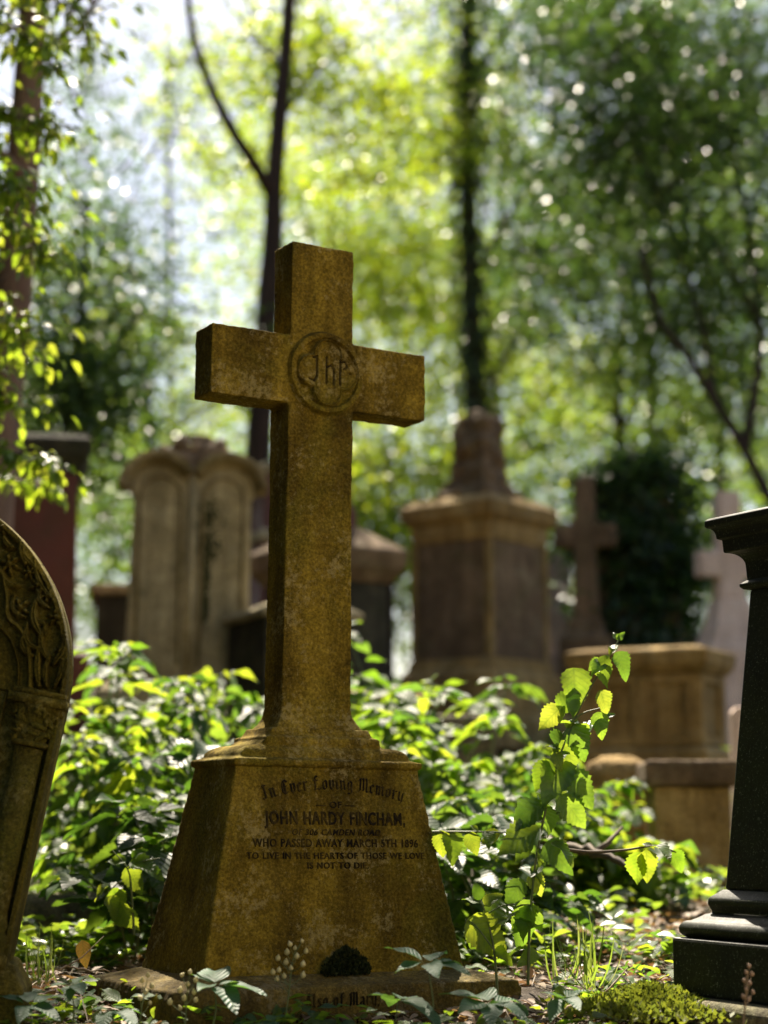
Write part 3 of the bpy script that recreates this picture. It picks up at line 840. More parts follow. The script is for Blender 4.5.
# low tomb with pale sloped lid
Yb = 10.2; b0 = spot(290, Yb)
o3 = empty('low_tomb', b0, (0, 0, R(25)))
tag(o3, 'low black tomb with pale sloping lid half hidden behind the cross shaft', 'tomb')
bm = bmesh.new(); rings_bm(bm, [(0, 0.28, 0.30), (zy(622, Yb) - b0.z, 0.27, 0.29)]); finish('chest', bm, M['darkstone'], o3, 0.01)
bm = bmesh.new(); rings_bm(bm, [(zy(623, Yb) - b0.z, 0.30, 0.32), (zy(617, Yb) - b0.z, 0.30, 0.32), (zy(600, Yb) - b0.z, 0.08, 0.25)]); finish('lid', bm, M['grey'], o3, 0.008)

# black low tomb left
Yb = 12.0; b0 = spot(128, Yb)
o4 = empty('black_tomb', b0, (0, 0, R(8)))
tag(o4, 'black chest tomb with pale flat lid behind left side of the twin headstone', 'tomb')
zt = zy(600, Yb) - b0.z
bm = bmesh.new(); box_bm(bm, -0.23, 0.30, -0.3, 0.5, 0, zt); finish('chest', bm, M['darkstone'], o4, 0.01)
bm = bmesh.new(); box_bm(bm, -0.27, 0.34, -0.34, 0.54, zt + 0.001, zt + 0.065); finish('lid', bm, M['grey'], o4, 0.015)

# reddish monument far left
Yb = 11.0; b0 = spot(28, Yb)
o5 = empty('red_granite_pedestal', b0, (0, 0, R(10)))
tag(o5, 'tall dull red granite pedestal with dark cornice beside the leaning tree trunk', 'grave monument')
def Ze(py): return zy(py, Yb) - b0.z
bm = bmesh.new(); sq(bm, [(0, 0.33), (Ze(660), 0.33), (Ze(652), 0.28)]); finish('base', bm, M['redgranite'], o5, 0.01)
bm = bmesh.new(); sq(bm, [(Ze(653), 0.245), (Ze(478), 0.235)]); finish('die', bm, M['redgranite'], o5, 0.01)
bm = bmesh.new(); sq(bm, [(Ze(479), 0.25), (Ze(472), 0.26), (Ze(462), 0.30), (Ze(448), 0.31), (Ze(442), 0.27)]); finish('cornice', bm, M['darkstone'], o5, 0.008)

# double arched headstone
Yb = 10.5; b0 = spot(183, Yb)
sA = ppm(Yb)
o6 = empty('twin_arched_headstone', b0, (0, R(0.8), R(6)))
tag(o6, 'grey twin-arched headstone with carved crest and black streak down its face', 'headstone')
def Zd(py): return zy(py, Yb) - b0.z
bot = Zd(684); spr = Zd(497)
ra = 0.168
def twin(rad, hx, lo, cxs=(-0.178, 0.178)):
    pts = [(-hx, lo), (hx, lo)]
    for k in range(0, 13):
        a = PI * k / 12; pts.append((cxs[1] + rad * math.cos(a), spr + rad * 1.05 * math.sin(a)))
    for k in range(0, 13):
        a = PI * k / 12; pts.append((cxs[0] + rad * math.cos(a), spr + rad * 1.05 * math.sin(a)))
    return pts
bm = bmesh.new()
tw_ = [(-0.36, bot), (0.345, bot), (0.335, spr)]
for k in range(0, 11):
    a = PI * 0.86 * k / 10; tw_.append((0.178 + 0.175 * math.cos(a), spr + 0.185 * math.sin(a)))
for k in range(0, 11):
    a = PI * 0.14 + PI * 0.86 * k / 10; tw_.append((-0.178 + 0.175 * math.cos(a), spr + 0.185 * math.sin(a)))
tw_.append((-0.335, spr))
prism_bm(bm, tw_, -0.06, 0.06)
sl6 = finish('slab', bm, M['grey'], o6, 0.008)
for sx in (-1, 1):
    bm = bmesh.new()
    pts_ = [(sx * 0.178 + 0.118, bot + .1, 0)] + [(sx * 0.178 + 0.118 * math.cos(a_), spr - .02 + 0.125 * math.sin(a_), 0) for a_ in np.linspace(0, PI, 12)] + [(sx * 0.178 - 0.118, bot + .1, 0)]
    tube_bm(bm, [(x_, -0.066, z_) for x_, z_, _ in pts_], 0.012, 8)
    finish('arch_roll', bm, M['hood'], sl6, smooth=True)
bm = bmesh.new()
for sx in (-1, 1):
    rin, rout = 0.160, 0.236
    cxx = sx * 0.200
    prev = None
    for k in range(0, 21):
        a = R(10) + (PI - R(20)) * k / 20
        if sx < 0 and a < R(30): continue
        if sx > 0 and a > PI - R(30): continue
        ring = [bm.verts.new((cxx + rr * math.cos(a), yy, spr - 0.005 + 1.05 * rr * math.sin(a))) for rr, yy in ((rin, -0.058), (rin + 0.02, -0.09), (rout - 0.035, -0.16), (rout, -0.17), (rout, 0.10), (rin, 0.09))]
        if prev:
            for j in range(6): bm.faces.new((prev[j], prev[(j + 1) % 6], ring[(j + 1) % 6], ring[j]))
        else: bm.faces.new(ring)
        prev = ring
    bm.faces.new(list(reversed(prev)))
finish('hood_mould', bm, M['hood'], o6, 0.006)
bm = bmesh.new()
for k in range(46):
    a = random.random() * PI; r_ = random.random() ** 0.5
    bmesh.ops.create_icosphere(bm, subdivisions=2, radius=0.035 + 0.03 * random.random(), matrix=Matrix.Translation((0.01 + 0.19 * r_ * math.cos(a), -0.04 + 0.07 * random.random(), Zd(472) + 0.20 * r_ * math.sin(a))) @ Matrix.Rotation(random.random() * 3, 4, 'Y') @ Matrix.Diagonal((1.4, 0.8, 0.6, 1)))
prism_bm(bm, [(-0.14, spr + .05), (0.14, spr + .05), (0.10, spr + .24), (0, spr + .28), (-0.10, spr + .24)], -0.055, 0.055)
finish('crest', bm, M['crest'], o6, smooth=True, recalc=False)
bm = bmesh.new(); lathe_bm(bm, [(bot, 0.035), (spr + 0.12, 0.035)], 0.0, -0.05, 12); finish('mullion', bm, M['grey'], o6, smooth=True)
bm = bmesh.new(); rings_bm(bm, [(0, 0.50, 0.24), (Zd(695), 0.50, 0.24), (Zd(684), 0.44, 0.16)]); finish('base', bm, M['grey'], o6, 0.012)
n = 620
bz_ = np.array([rng.choice([.15, .2, .35, .5, .62, .7, .85, .95]) for _ in range(n)])
pp = np.stack([0.085 + rng.normal(size=n) * (0.012 + 0.03 * (bz_ > .6)), np.full(n, -0.064), Zd(630) + (bz_ + rng.normal(size=n) * .06) * (Zd(505) - Zd(630))], 1)
rz = R(6); pw = np.stack([pp[:, 0] * math.cos(rz) - pp[:, 1] * math.sin(rz), pp[:, 0] * math.sin(rz) + pp[:, 1] * math.cos(rz), pp[:, 2]], 1)
st_ = leaves('streak', TPL_LO, pp, rdir(n) * np.array([1, 0.2, 1]) + np.array([0, 0, -0.5]), np.tile([0, -1, 0.1], (n, 1)), 0.022, M['darkmoss'])
st_.parent = o6

# brown stone cross, pale slab, ivy monument, pink cross
def simple_cross(name, px, Y, rz, ytop, yarm0, yarm1, hwpx, armpx, mat, label, foot):
    b = spot(px, Y); e = empty(name, b, (0, 0, R(rz))); tag(e, label, 'grave monument'); s = ppm(Y)
    z = lambda py: zy(py, Y) - b.z
    bm = bmesh.new()
    pf = [(zz if zz is not None else 0, h / s) for zz, h in foot(z)]
    rings_bm(bm, [(a, h, h * 0.85) for a, h in pf] )
    finish('base', bm, mat, e, 0.01)
    bm = bmesh.new()
    top = pf[-1][0] - 0.005
    rings_bm(bm, [(top, hwpx * 1.2 / s, hwpx * 0.8 / s), (z(yarm1), hwpx / s, hwpx * 0.7 / s), (z(yarm0), hwpx / s, hwpx * 0.7 / s), (z(ytop), hwpx * 0.92 / s, hwpx * 0.65 / s)])
    rings_bm(bm, [(z(yarm1), armpx / s, hwpx * 0.71 / s), (z(yarm0), armpx / s, hwpx * 0.71 / s)])
    o = finish('cross', bm, mat, e)
    worn(o, 0.02, 0.01, 0.0)
    return e
simple_cross('stone_cross', 590, 14.5, -12, 478, 524, 548, 11, 32, M['brownstone'], 'small brown stone cross standing between obelisk pedestal and ivy-covered monument',
             lambda z: [(0, 26), (z(640), 26), (z(632), 18), (z(618), 15)])
simple_cross('pale_cross', 736, 13.5, 14, 492, 552, 578, 13, 34, M['pink'], 'pale pinkish stone cross with flared foot behind the granite cornice',
             lambda z: [(0, 34), (z(652), 33), (z(640), 27), (z(620), 20), (z(600), 16)])
b0 = spot(562, 15.5); s = ppm(15.5)
o7 = empty('pale_headstone', b0, (0, 0, R(5))); tag(o7, 'narrow pale headstone just right of the large obelisk pedestal', 'headstone')
bm = bmesh.new()
zt = zy(548, 15.5) - b0.z; hw = 12 / s
prism_bm(bm, [(-hw, 0.0), (hw, 0.0), (hw, zt - 0.1)] + [(hw * math.cos(PI * k / 8), zt - 0.1 + hw * math.sin(PI * k / 8)) for k in range(1, 8)] + [(-hw, zt - 0.1)], -0.05, 0.05)
finish('slab', bm, M['pink'], o7, 0.01)
bm = bmesh.new(); rings_bm(bm, [(0, hw * 1.8, 0.14), (zy(655, 15.5) - b0.z, hw * 1.7, 0.13)]); finish('base', bm, M['pink'], o7, 0.01)

Yb = 15.0; b0 = spot(640, Yb)
o8 = empty('ivy_monument', b0); tag(o8, 'broad old monument smothered in dark ivy behind the panelled tomb', 'grave monument')
bm = bmesh.new(); rings_bm(bm, [(0, 0.42, 0.3), (zy(640, Yb) - b0.z, 0.42, 0.3), (zy(630, Yb) - b0.z, 0.33, 0.24), (zy(480, Yb) - b0.z, 0.28, 0.2), (zy(458, Yb) - b0.z, 0.12, 0.1)])
finish('pillar', bm, M['brownstone'], o8, 0.01)
n = 5200
zz = rng.random(n); a = rng.random(n) * 2 * PI
wz = 0.40 - 0.08 * zz; wz = wz * np.where(zz > 0.85, np.sqrt(np.clip(1 - ((zz - 0.85) / 0.15) ** 2, 0, 1)) * 0.9 + 0.1, 1)
wz = wz * (1.04 + 0.20 * np.sin(zz * 17 + a * 3) + 0.12 * np.sin(zz * 41 + a * 5))
zt = zy(452, Yb)
pos = np.stack([b0.x + wz * np.cos(a) + rng.normal(size=n) * 0.03, b0.y + wz * 0.8 * np.sin(a) + rng.normal(size=n) * 0.03, b0.z + zz * (zt - b0.z)], 1)
dd = np.stack([np.cos(a) * 0.6, np.sin(a) * 0.6, -0.8 + 0 * a], 1) + rdir(n) * 0.5
pe_, de_, ne_, _ = clusters((b0.x + .02, b0.y - .15, b0.z + (zt - b0.z) * .62), (.58, .3, .95), 120, 44, 0.12)
leaves('ivy', TPL_LO, pe_, de_, ne_, 0.09, M['dark'], o8)
leaves('ivy', TPL_LO, pos, dd, np.stack([np.cos(a), np.sin(a), 0.5 + 0 * a], 1) + rdir(n) * 0.4, 0.08 + 0.04 * rng.random(n), M['ivy'], o8)

# panelled sarcophagus
Yb = 10.8; s = ppm(Yb)
cpt = at(705, 815, Yb)
b0 = Vector((cpt.x - 0.25, Yb + 0.30, float(gz(cpt.x - 0.25, Yb)) - 0.05))
o9 = empty('panelled_tomb', b0, (0, 0, R(-27))); tag(o9, 'golden brown chest tomb with sunk panels behind the smaller slab-topped tomb', 'tomb')
def Zs(py): return zy(py, Yb) - b0.z
LX, LY = 0.385, 0.24
bm = bmesh.new(); rings_bm(bm, [(0, LX + 0.04, LY + 0.04), (Zs(752), LX + 0.04, LY + 0.04), (Zs(746), LX, LY)]); finish('base', bm, M['sand'], o9, 0.01)
bm = bmesh.new(); rings_bm(bm, [(Zs(747), LX - 0.03, LY - 0.03), (Zs(672), LX - 0.03, LY - 0.03)]); die = finish('chest', bm, M['sand'], o9)
bm = bmesh.new()
z0, z1 = Zs(745), Zs(674)
for sy in (-1, 1):
    y0, y1 = (sy * LY, sy * (LY - 0.032)) if sy < 0 else (LY - 0.032, LY)
    y0, y1 = min(y0, y1), max(y0, y1)
    box_bm(bm, -LX, -LX + 0.10, y0, y1, z0, z1); box_bm(bm, LX - 0.10, LX, y0, y1, z0, z1)
    box_bm(bm, -0.05, 0.05, y0, y1, z0, z1)
    for a_, b_ in ((-LX + 0.10, -0.05), (0.05, LX - 0.10)):
        box_bm(bm, a_, b_, y0, y1, z1 - 0.05, z1); box_bm(bm, a_, b_, y0, y1, z0, z0 + 0.05)
for sx in (-1, 1):
    x0, x1 = sorted((sx * LX, sx * (LX - 0.032)))
    box_bm(bm, x0, x1, -LY + 0.033, -LY + 0.09, z0, z1); box_bm(bm, x0, x1, LY - 0.09, LY - 0.033, z0, z1)
    box_bm(bm, x0, x1, -LY + 0.09, LY - 0.09, z1 - 0.05, z1); box_bm(bm, x0, x1, -LY + 0.09, LY - 0.09, z0, z0 + 0.05)
finish('panel_frame', bm, M['sand'], die, 0.004)
bm = bmesh.new(); rings_bm(bm, [(Zs(673), LX + 0.01, LY + 0.01), (Zs(664), LX + 0.05, LY + 0.05), (Zs(652), LX + 0.06, LY + 0.06), (Zs(649), LX + 0.05, LY + 0.05), (Zs(645), LX - 0.05, LY - 0.05)]); finish('lid', bm, M['sand'], o9, 0.008)

# slab-topped tomb
Yb = 8.0; s = ppm(Yb)
b0 = spot(697, Yb); b0.y += 0.25
o10 = empty('slab_topped_tomb', b0, (0, 0, R(-4))); tag(o10, 'squat mottled brown tomb with a thick dark flat slab on top', 'tomb')
Zt = lambda py: zy(py, 7.85) - b0.z
bm = bmesh.new(); rings_bm(bm, [(0, 0.175, 0.24), (Zt(786), 0.165, 0.24)]); worn(finish('chest', bm, M['sand'], o10), 0.01, 0.02, 0.005)
bm = bmesh.new(); rings_bm(bm, [(Zt(786), 0.19, 0.27), (Zt(780), 0.20, 0.28), (Zt(762), 0.20, 0.28), (Zt(759), 0.19, 0.27)]); worn(finish('slab', bm, M['brownstone'], o10), 0.008, 0.01, 0.004)
b0 = spot(745, 9.3)
o11 = empty('low_headstone', b0); tag(o11, 'low pale headstone peeping out beside the granite shaft', 'headstone')
bm = bmesh.new(); hw = 0.06; zt = zy(707, 9.3) - b0.z
prism_bm(bm, [(-hw, 0), (hw, 0), (hw, zt - 0.03), (hw * 0.5, zt), (-hw * 0.5, zt), (-hw, zt - 0.03)], -0.04, 0.04); finish('slab', bm, M['pink'], o11, 0.01)

def block(name, px, Y, hx, hy, ytop, rz, mat, label, cat, rnd=0.03, vox=0.012):
    b = spot(px, Y)
    bm = bmesh.new(); zt = zy(ytop, Y) - b.z
    rings_bm(bm, [(-0.1, hx, hy), (zt - rnd, hx, hy), (zt - rnd * 0.4, hx - rnd * 0.35, hy - rnd * 0.35), (zt, hx - rnd, hy - rnd)])
    o = finish(name, bm, mat); o.location = b; o.rotation_euler = (0, 0, R(rz)); worn(o, vox, 0.03, 0.006)
    return tag(o, label, cat)
block('rounded_stone', 617, 8.9, 0.15, 0.12, 756, -8, M['sand'], 'rounded brown stone block lying left of the slab-topped tomb', 'stone', 0.08)
block('kerb_stone', 75, 6.1, 0.22, 0.10, 893, -6, M['kerb'], 'low mossy kerb stone between carved headstone and cross step', 'kerb', 0.03)
block('kerb_stone', 370, 8.6, 0.24, 0.12, 692, -14, M['sand'], 'brown coping stone half buried in leaves right of the cross foot', 'kerb', 0.03)
block('kerb_stone', 450, 9.5, 0.22, 0.12, 715, 10, M['kerb'], 'mossy kerb stone in front of the obelisk pedestal', 'kerb', 0.03)
block('kerb_stone', 170, 8.6, 0.26, 0.10, 712, 4, M['kerb'], 'long low kerb stone under the twin-arched headstone', 'kerb', 0.03)

# ------------------------------------------------------------------ trees
def img_path(pts, Y):
    """pts = [(px,py,dy)] at depth Y + dy"""
    return [at(p[0], p[1], Y + (p[2] if len(p) > 2 else 0)) for p in pts]

def tree(name, label, Y, trunk, wpx, limbs, crowns, mat_bark, mat_leaf, leaf, group='woodland trees', twigs=True, ks=1.0):
    """trunk: pixel path (bottom first) -> continued to the ground; crowns: (px,py,dY,rx,ry,rz m,nclusters,per)"""
    P = img_path(trunk, Y)
    base = P[0].copy(); gzv = float(gz(base.x, base.y)) - 0.1
    if base.z > gzv + 0.3: P = [Vector((base.x - (P[1].x - base.x) * 0.3, base.y, gzv))] + P
    root = empty(name, P[0].copy()); tag(root, label, 'tree', group)
    bm = bmesh.new(); o = P[0]
    s = ppm(Y)
    sm = smooth_path(P, 6)
    r0 = wpx / 2 / s
    rad = [r0 * (1.25 - 0.75 * (k / (len(sm) - 1)) ** 0.8) for k in range(len(sm))]
    rad[0] *= 1.25
    tube_bm(bm, [p - o for p in sm], rad, 12)
    finish('trunk', bm, mat_bark, root, smooth=True)
    ends = []
    for lp, w0, w1 in limbs:
        Q = smooth_path(img_path(lp, Y), 6)
        bm = bmesh.new()
        tube_bm(bm, [p - o for p in Q], [(w0 + (w1 - w0) * k / (len(Q) - 1)) / 2 / s for k in range(len(Q))], 8)
        finish('limb', bm, mat_bark, root, smooth=True)
        ends += Q[len(Q) // 3::4]
    ends += sm[int(len(sm) * 0.6)::4]
    ps, ds, ns, cc = [], [], [], []
    for (px, py, dY, rx, ry, rz, ncl, per) in crowns:
        c = at(px, py, Y + dY)
        p, d, n_, ctr = clusters(c, (rx * ks, ry * ks, rz * ks), ncl, per, cr=0.235 * (Y / 16) ** 0.6)
        ps.append(p); ds.append(d); ns.append(n_); cc.append(ctr)
    if ps:
        ps, ds, ns, cc = map(np.concatenate, (ps, ds, ns, cc))
        leaves('crown', TPL_LO, ps, ds, ns, leaf * (0.7 + 0.6 * rng.random(len(ps))), mat_leaf, root)
        if twigs:
            bm = bmesh.new()
            E = [tuple(e) for e in ends]
            cl = [tuple(c) for c in cc[rng.permutation(len(cc))[:150]]]
            Ea = np.array(E)
            cl.sort(key=lambda c: ((Ea - np.array(c)) ** 2).sum(1).min())
            for c in cl:
                A_ = np.array(E); dd_ = np.sqrt(((A_ - np.array(c)) ** 2).sum(1)) + np.where(A_[:, 2] > c[2] + .1, .5, 0)
                k_ = int(np.argmin(dd_))
                e = Vector(E[k_]); cv = Vector(c); L_ = (e - cv).length
                mdl = (e + cv) / 2 + Vector((random.gauss(0, .1), random.gauss(0, .1), 0.12)) * L_
                tube_bm(bm, [e - o, mdl - o, cv - o], [0.013, 0.010, 0.005], 5, False)
                E.append(c)
            finish('twigs', bm, mat_bark, root, smooth=True)
    return root

# crown entry: px, py, dY, rx, ry, rz (metres), clusters, leaves per cluster
tree('forked_tree', 'slender dark tree forking above the cross, with bright lime leaves', 16,
     [(258, 470), (262, 400), (268, 300), (273, 240), (274, 190), (280, 110), (286, 50), (292, -40), (300, -160)], 24,
     [([(272, 195), (255, 165, -.2), (232, 130, -.4), (210, 85, -.5), (192, 30, -.5), (186, -40, -.5)], 14, 7),
      ([(280, 120), (310, 80, .4), (350, 40, .8)], 5, 2), ([(284, 70), (250, 30, .4), (225, 5, .8)], 4, 2), ([(262, 420), (225, 400, -.2), (190, 418, -.3), (150, 440, -.3)], 5, 2)],
     [(330, 70, 1.5, 1.1, 1.2, 0.9, 70, 46), (400, 140, 2, 0.9, 1.0, 0.8, 40, 46), (225, 60, 1.0, 0.55, 0.8, 0.45, 14, 36), (230, 170, 1.5, .5, .6, .25, 9, 34), (340, -90, 1.0, 2.2, 1.6, 1.2, 45, 46), (190, 120, 1, .5, .6, .3, 6, 34)],
     M['bark_dark'], M['lime'], 0.085)
tree('ivy_clad_tree', 'straight dark tree rising behind the obelisk pedestal, trunk furred with ivy', 18.0,
     [(476, 450), (474, 380), (470, 260), (466, 120), (468, 0), (472, -120)], 21,
     [([(470, 280), (520, 200, .4), (560, 130, .8)], 6, 2), ([(466, 100), (500, 40, .3), (540, -10, .6)], 6, 2), ([(478, 400), (510, 350, -.2), (540, 300, -.3)], 5, 2)],
     [(560, 120, 0.8, 1.0, 1.1, 1.1, 60, 44), (520, 30, 0.8, 1.0, 1.0, .6, 42, 44), (600, 250, 1, .9, .9, .7, 42, 40), (530, 300, 1, .5, .7, .6, 20, 36), (590, -90, 0.5, 2.0, 1.5, 1.2, 55, 44)],
     M['bark_green'], M['dark'], 0.085, ks=1.16)
def ivy_on(root, pts, Y, r, n, size, mat):
    Q = smooth_path(img_path(pts, Y), 8)
    P, D, N = [], [], []
    for k in range(n):
        t = random.random() * (len(Q) - 1); j = min(int(t), len(Q) - 2); q_ = Q[j].lerp(Q[j + 1], t - j); a = random.random() * 2 * PI
        rr = r * (0.8 + 0.9 * random.random() * (0.6 + 0.4 * math.sin(t * 1.7)))
        P.append((q_.x + rr * math.cos(a), q_.y + rr * math.sin(a), q_.z)); D.append((math.cos(a) * .5, math.sin(a) * .5, -0.9 + random.gauss(0, .4))); N.append((math.cos(a) + random.gauss(0, .3), math.sin(a), .5))
    leaves('ivy', TPL_LO, P, D, N, size, mat, root)
ivy_on(bpy.data.objects['ivy_clad_tree'], [(476, 470), (474, 380), (470, 260), (466, 120), (468, -20)], 18.0, 0.14, 1700, 0.10, M['ivy'])
tree('yew_tree', 'big dark evergreen tree with drooping limbs filling the upper right', 16.5,
     [(800, 560), (770, 500), (745, 450), (715, 400), (690, 360), (660, 318), (640, 250)], 12,
     [([(715, 400), (700, 320, .2), (660, 200, .3), (610, 90, .3)], 7, 2), ([(745, 450), (760, 330, .2), (740, 180, .3), (700, 60, .3)], 10, 3), ([(760, 330, .2), (720, 250, .2), (670, 190, .2)], 5, 2)],
     [(690, 110, .5, .95, 1.3, .95, 130, 52), (740, 260, .5, .7, 1.0, .9, 80, 46), (620, 200, 1.5, .8, 1.0, .8, 50, 46), (660, 320, .8, .7, .9, .4, 24, 36), (610, 50, .8, .8, .9, .6, 60, 46), (745, 400, 1.2, .35, .7, .35, 12, 34), (720, -70, .5, 1.8, 1.5, .9, 60, 46)],
     M['bark_dark'], M['dark'], 0.08, ks=1.2)
tree('leaning_tree', 'reddish smooth trunk leaning in at the left edge, with pale green sprays', 9.0,
     [(-12, 520), (-2, 420), (12, 300), (22, 180), (30, 60), (36, -60), (48, -200)], 46,
     [([(26, 180), (-30, 120, -.5), (-90, 60, -1)], 12, 4), ([(32, 60), (80, 20, -.6), (120, -30, -1)], 7, 3)],
     [(20, -190, -1.0, .9, 1.2, .5, 30, 34), (-330, 60, -1.5, .9, 1.6, 1.6, 60, 50), (60, -200, -.8, .9, .7, .25, 16, 44), (330, -215, -.6, .8, .6, .25, 13, 44), (600, -230, -.4, .9, .7, .25, 14, 44), (200, -210, 1.0, .7, .6, .25, 9, 44), (520, -200, 1.2, .8, .7, .25, 11, 44)],  # overhead clumps outside the frame are added to dapple the foreground with shade
     M['bark_pink'], M['mid'], 0.07, twigs=True)
tree('holly_tree', 'dense dark glossy holly tree left of the twin-arched headstone', 15,
     [(48, 560), (56, 480), (70, 400), (82, 300), (86, 200)], 12,
     [([(92, 400), (60, 350), (40, 290)], 4, 2), ([(92, 380), (130, 330), (150, 290)], 4, 2)],
     [(75, 400, 0, .60, .8, .75, 95, 50), (90, 300, 0, .55, .7, .6, 48, 44), (85, 190, .3, .6, .7, .8, 22, 36), (110, 520, 1, .5, .6, .45, 18, 38), (170, 330, .6, .45, .6, .3, 10, 34), (110, 90, .6, .6, .7, .6, 8, 32)],
     M['bark_dark'], M['dark'], 0.075)
far = [  #
 (170, 30, 8, [(130, 90, 0, 2.0, 1.6, 1.9, 62, 30), (220, 200, 0, 1.6, 1.5, 1.5, 34, 28), (110, 260, 0, 1.3, 1.4, 1.2, 44, 34)], 'dark', 'thin airy tree against the bright sky at upper left'),
 (330, 24, 10, [(330, 330, 0, 2.0, 1.6, 1.5, 110, 42), (300, 190, 0, 1.7, 1.5, 1.0, 42, 42), (400, 240, 0, 1.3, 1.4, 1.5, 70, 42)], 'lime', 'bright lime-leaved tree in the sun behind the cross arms'),
 (150, 26, 10, [(160, 390, 0, 1.9, 1.6, 1.1, 80, 42), (120, 330, 0, 1.2, 1.3, 0.7, 24, 40)], 'lime', 'sunlit low tree behind the twin-arched headstone'),
 (500, 25, 12, [(500, 380, 0, 2.0, 1.6, 1.2, 95, 42), (440, 90, 0, 1.3, 1.4, 1.3, 60, 42), (430, 330, 0, 1.2, 1.4, 1.2, 50, 42)], 'lime', 'yellow-green tree between the cross arm and the ivy-clad tree'),
 (620, 22, 12, [(620, 390, 0, 1.8, 1.5, 1.0, 90, 42), (560, 300, 0, 1.3, 1.4, 1.0, 42, 42), (690, 330, 0, 1.2, 1.4, 1.2, 50, 42)], 'mid', 'mid green tree behind the ivy-covered monument'),
 (720, 24, 12, [(730, 430, 0, 1.4, 1.4, 1.3, 60, 42), (700, 200, 0, 1.6, 1.4, 1.8, 80, 42)], 'mid', 'green tree far behind the granite cornice'),
 (40, 22, 12, [(30, 430, 0, 1.3, 1.4, 1.2, 60, 42), (20, 260, 0, .8, 1.2, 1.6, 40, 42)], 'mid', 'green tree far behind the red granite pedestal'),
 (650, 23, 12, [(640, 60, 0, 1.9, 1.5, 1.5, 120, 44), (560, 200, 0, 1.3, 1.4, 1.3, 50, 42), (740, 120, 0, 1.1, 1.4, 1.6, 60, 42)], 'dark', 'tall dark tree closing the sky behind the drooping evergreen'),
 (390, 20, 9, [(400, 470, 0, .9, 1.2, .8, 46, 44), (450, 540, 0, .8, 1, .6, 20, 44), (340, 530, 0, .8, 1, .5, 22, 40)], 'lime', 'small pale leafy tree seen between cross shaft and obelisk'),
]
for px, Y, wpx, crs, mk, lab in far:
    yy = crs[0][1]
    tree('distant_tree', lab, Y, [(px, 600), (px + 3, 520), (px - 2, yy), (px + 4, min(c[1] for c in crs) - 20)], wpx,
         [([(px, yy + 40), ((px + c[0]) / 2, (yy + c[1]) / 2), (c[0], c[1])], 5, 2) for c in crs[1:]], crs, M['bark_dark'], M[mk], 0.10, 'sunlit trees beyond the graves')
# far-off wood seen as one mass
ps, ds, ns = [], [], []
for k in range(16):
    c = at(-120 + 68 * k, 530 + 40 * math.sin(k * 1.7), 34 + 3 * math.sin(k * 2.3))
    p, d, n_, _ = clusters(c, (2.2, 2, 3.0), 90, 40, 0.5); ps.append(p); ds.append(d); ns.append(n_)
for k in range(9):
    c = at(330 + 62 * k, 240 + 60 * math.sin(k * 1.9), 38)
    p, d, n_, _ = clusters(c, (2.2, 2, 2.6), 45, 40, 0.5); ps.append(p); ds.append(d); ns.append(n_)
ps, ds, ns = map(np.concatenate, (ps, ds, ns))
tag(leaves('distant_wood', TPL_LO, ps, ds, ns, 0.17, M['mid']), 'hazy green wood far behind all the graves', 'wood', kind='stuff')

# unseen evergreens added on the left to block sky and darken that side
for cx_, cy_, lab in ((-3.3, 4.9, 'unseen dark evergreen added to block sky left of the carved headstone'), (-4.1, 8.3, 'unseen dark evergreen added to block sky left of the red granite pedestal'), (-5.7, 11.8, 'unseen dark evergreen added to block sky farthest back on the left side'), (-3.4, 1.6, 'unseen dark evergreen added to block sky left of the photographer'), (-4.2, -1.9, 'unseen dark evergreen added to block sky behind the photographer')):
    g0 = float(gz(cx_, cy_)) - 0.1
    e_ = empty('occluder_tree', (cx_, cy_, g0)); tag(e_, lab, 'tree')
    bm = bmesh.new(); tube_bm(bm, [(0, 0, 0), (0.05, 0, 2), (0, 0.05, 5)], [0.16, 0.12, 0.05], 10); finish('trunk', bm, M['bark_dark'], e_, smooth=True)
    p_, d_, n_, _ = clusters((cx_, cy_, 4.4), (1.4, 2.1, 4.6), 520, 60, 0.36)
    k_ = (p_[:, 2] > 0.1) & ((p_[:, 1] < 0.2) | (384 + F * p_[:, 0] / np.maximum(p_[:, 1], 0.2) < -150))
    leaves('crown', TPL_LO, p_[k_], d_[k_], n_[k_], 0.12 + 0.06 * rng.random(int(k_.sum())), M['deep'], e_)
# pale mausoleum added unseen behind the photographer to bounce sun onto the stones
mz = empty('reflector', (6.0, -1.2, float(gz(6.0, -1.2)) - 0.05), (0, 0, R(180 + 35)))
tag(mz, 'unseen pale mausoleum across the gravel path behind the photographer', 'reflector')
bm = bmesh.new(); rings_bm(bm, [(0, 4.0, 2.2), (0.4, 4.0, 2.2), (0.42, 3.85, 2.05)]); finish('plinth', bm, M['limestone'], mz, 0.02)
bm = bmesh.new(); rings_bm(bm, [(0.42, 3.7, 1.9), (4.2, 3.7, 1.9)]); finish('wall', bm, M['limestone'], mz, 0.02)
bm = bmesh.new(); rings_bm(bm, [(4.2, 3.8, 2.0), (4.35, 3.8, 2.0), (4.5, 4.05, 2.25), (4.7, 4.05, 2.25)]); finish('cornice', bm, M['limestone'], mz, 0.02)
bm = bmesh.new(); prism_bm(bm, [(-3.9, 4.701), (3.9, 4.701), (0, 5.9)], -2.1, 2.1); finish('roof', bm, M['limestone'], mz, 0.02)
for cx_ in (-3.3, -1.3, 1.3, 3.3):
    bm = bmesh.new(); rings_bm(bm, [(0.42, 0.28, 0.12), (0.6, 0.24, 0.10), (3.9, 0.22, 0.09), (4.0, 0.28, 0.12), (4.198, 0.28, 0.12)], cx_, -1.99); finish('pilaster', bm, M['limestone'], mz, 0.01)
bm = bmesh.new(); box_bm(bm, -0.75, 0.75, -1.93, -1.85, 0.43, 2.9); finish('door', bm, M['bark_green'], mz, 0.01)
